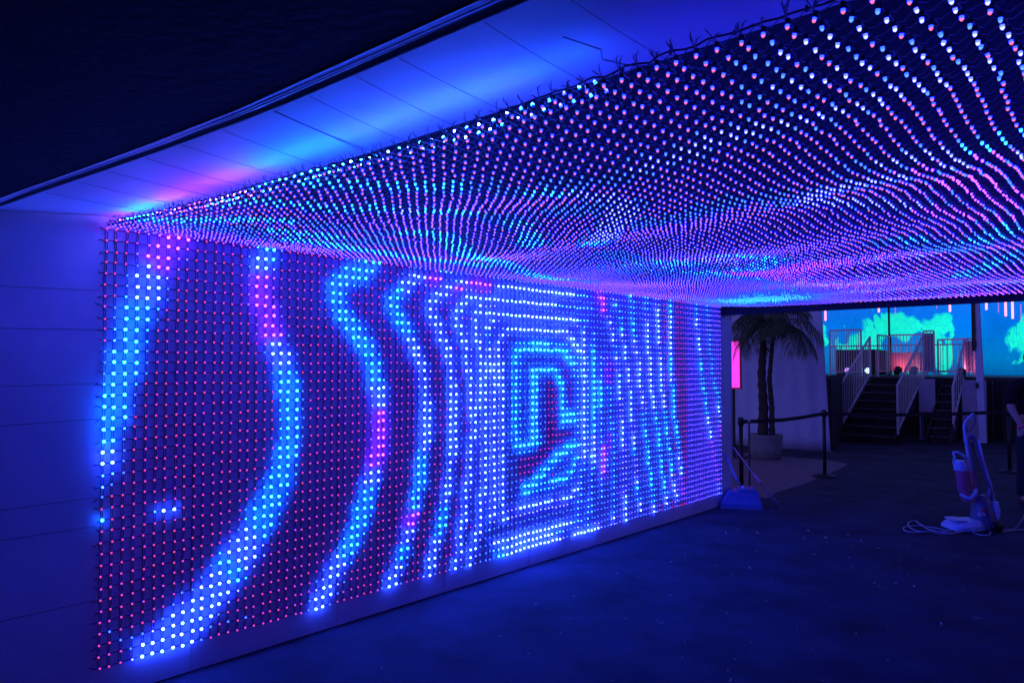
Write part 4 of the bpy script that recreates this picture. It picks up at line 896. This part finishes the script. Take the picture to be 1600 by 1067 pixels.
br_ = [(.15,.11),(.135,.10),(.15,.11),(.14,.10),(.06,.06),(.058,.058),(.085,.095),(.075,.085),(.08,.07),(.062,.06),(.048,.048),(.044,.044),(.030,.030),(.026,.030),(.034,.022),
       (.08,.07),(.062,.06),(.046,.046),(.030,.030),(.026,.028),(.034,.022),(.085,.085),(.06,.06),(.042,.042),(.03,.03),(.085,.085),(.06,.06),(.042,.042),(.03,.03)]
BODY = skinned('body', M_skin, bv, be, br_, P)
# fingers of both hands
def hand(base, dirv, side, parent):
    base = Vector(base); d = Vector(dirv).normalized(); s = Vector(side).normalized(); n_ = d.cross(s)
    for k, (off_, L) in enumerate(((-.024, .070), (-.008, .080), (.008, .076), (.023, .060))):
        p0 = base-d*.01+s*off_*.8; p1 = base+d*.03+s*off_; p2 = p1+(d*.8+n_*.45)*L*.5; p3 = p2+(d*.35+n_*.9)*L*.5
        skinned('finger', M_skin, [p0, p1, p2, p3], [(0,1),(1,2),(2,3)], [.010, .0095, .0085, .007], parent, sub=1)
    p0 = base-d*.03-s*.015; p1 = p0-s*.03+d*.02+n_*.01; p2 = p1+d*.035+n_*.015-s*.008
    skinned('thumb', M_skin, [p0, p1, p2], [(0,1),(1,2)], [.012, .010, .008], parent, sub=1)
hand((-.183, -.215, .835), (.45, -.25, -.6), (.6, .6, .1), BODY)
hand((.235, -.09, .825), (0, -.2, -1), (1, .2, 0), BODY)
skinned('shirt', M_shirt, [(0,0,.93),(0,0,1.1),(0,.01,1.28),(0,0,1.42),(0,-.005,1.50),(-.11,0,1.45),(-.20,0,1.43),(-.255,0,1.25),(-.262,-.01,1.175),(.11,0,1.45),(.20,0,1.43),(.25,.02,1.2),(.25,.01,1.14)],
        [(0,1),(1,2),(2,3),(3,4),(3,5),(5,6),(6,7),(7,8),(3,9),(9,10),(10,11),(11,12)],
        [(.175,.13),(.155,.12),(.17,.125),(.155,.115),(.075,.075),(.095,.085),(.08,.075),(.070,.068),(.072,.07),(.095,.085),(.08,.075),(.07,.068),(.072,.07)], P, root=1)
skinned('trousers', M_jeans, [(0,0,1.0),(0,0,.93),(-.10,0,.86),(-.115,-.02,.52),(-.12,.02,.09),(.10,0,.86),(.12,-.03,.52),(.14,.02,.09)],
        [(0,1),(1,2),(2,3),(3,4),(1,5),(5,6),(6,7)], [(.165,.125),(.16,.125),(.105,.105),(.078,.08),(.07,.072),(.105,.105),(.078,.08),(.07,.072)], P)
skinned('shoe', M_shoe, [(-.12,.05,.05),(-.12,-.06,.045),(-.12,-.17,.035)], [(0,1),(1,2)], [(.045,.05),(.048,.045),(.042,.03)], P, sub=1)
skinned('shoe', M_shoe, [(.14,.05,.05),(.14,-.06,.045),(.14,-.17,.035)], [(0,1),(1,2)], [(.045,.05),(.048,.045),(.042,.03)], P, sub=1)
skinned('hair', M_hair, [(0,.03,1.66),(0,.01,1.74),(0,-.02,1.81)], [(0,1),(1,2)], [(.075,.05),(.09,.075),(.085,.075)], P, sub=1)
for s in (-1, 1):
    g = MB(); g.lathe([(.002, -.012), (.011, -.006), (.013, 0), (.011, .006), (.002, .012)], s*.03, -.135, 10, 1.715); g.build('eye', M_white, P)
    g = MB(); g.lathe([(.004, -.03), (.010, -.015), (.011, .01), (.005, .028)], s*.092, -.045, 8, 1.70); g.build('ear', M_skin, P)
skinned('nose', M_skin, [(0,-.13,1.715),(0,-.152,1.68)], [(0,1)], [.008,.013], P, sub=1)
skinned('mouth', M_vacr, [(-.022,-.132,1.645),(0,-.14,1.645),(.022,-.132,1.645)], [(0,1),(1,2)], [.005,.006,.005], P, sub=1)
MB().tube([(-.2225, -.137, .945), (-.2185, -.15, .92)], [.038, .037], 14).build('wristband', M_band, P)
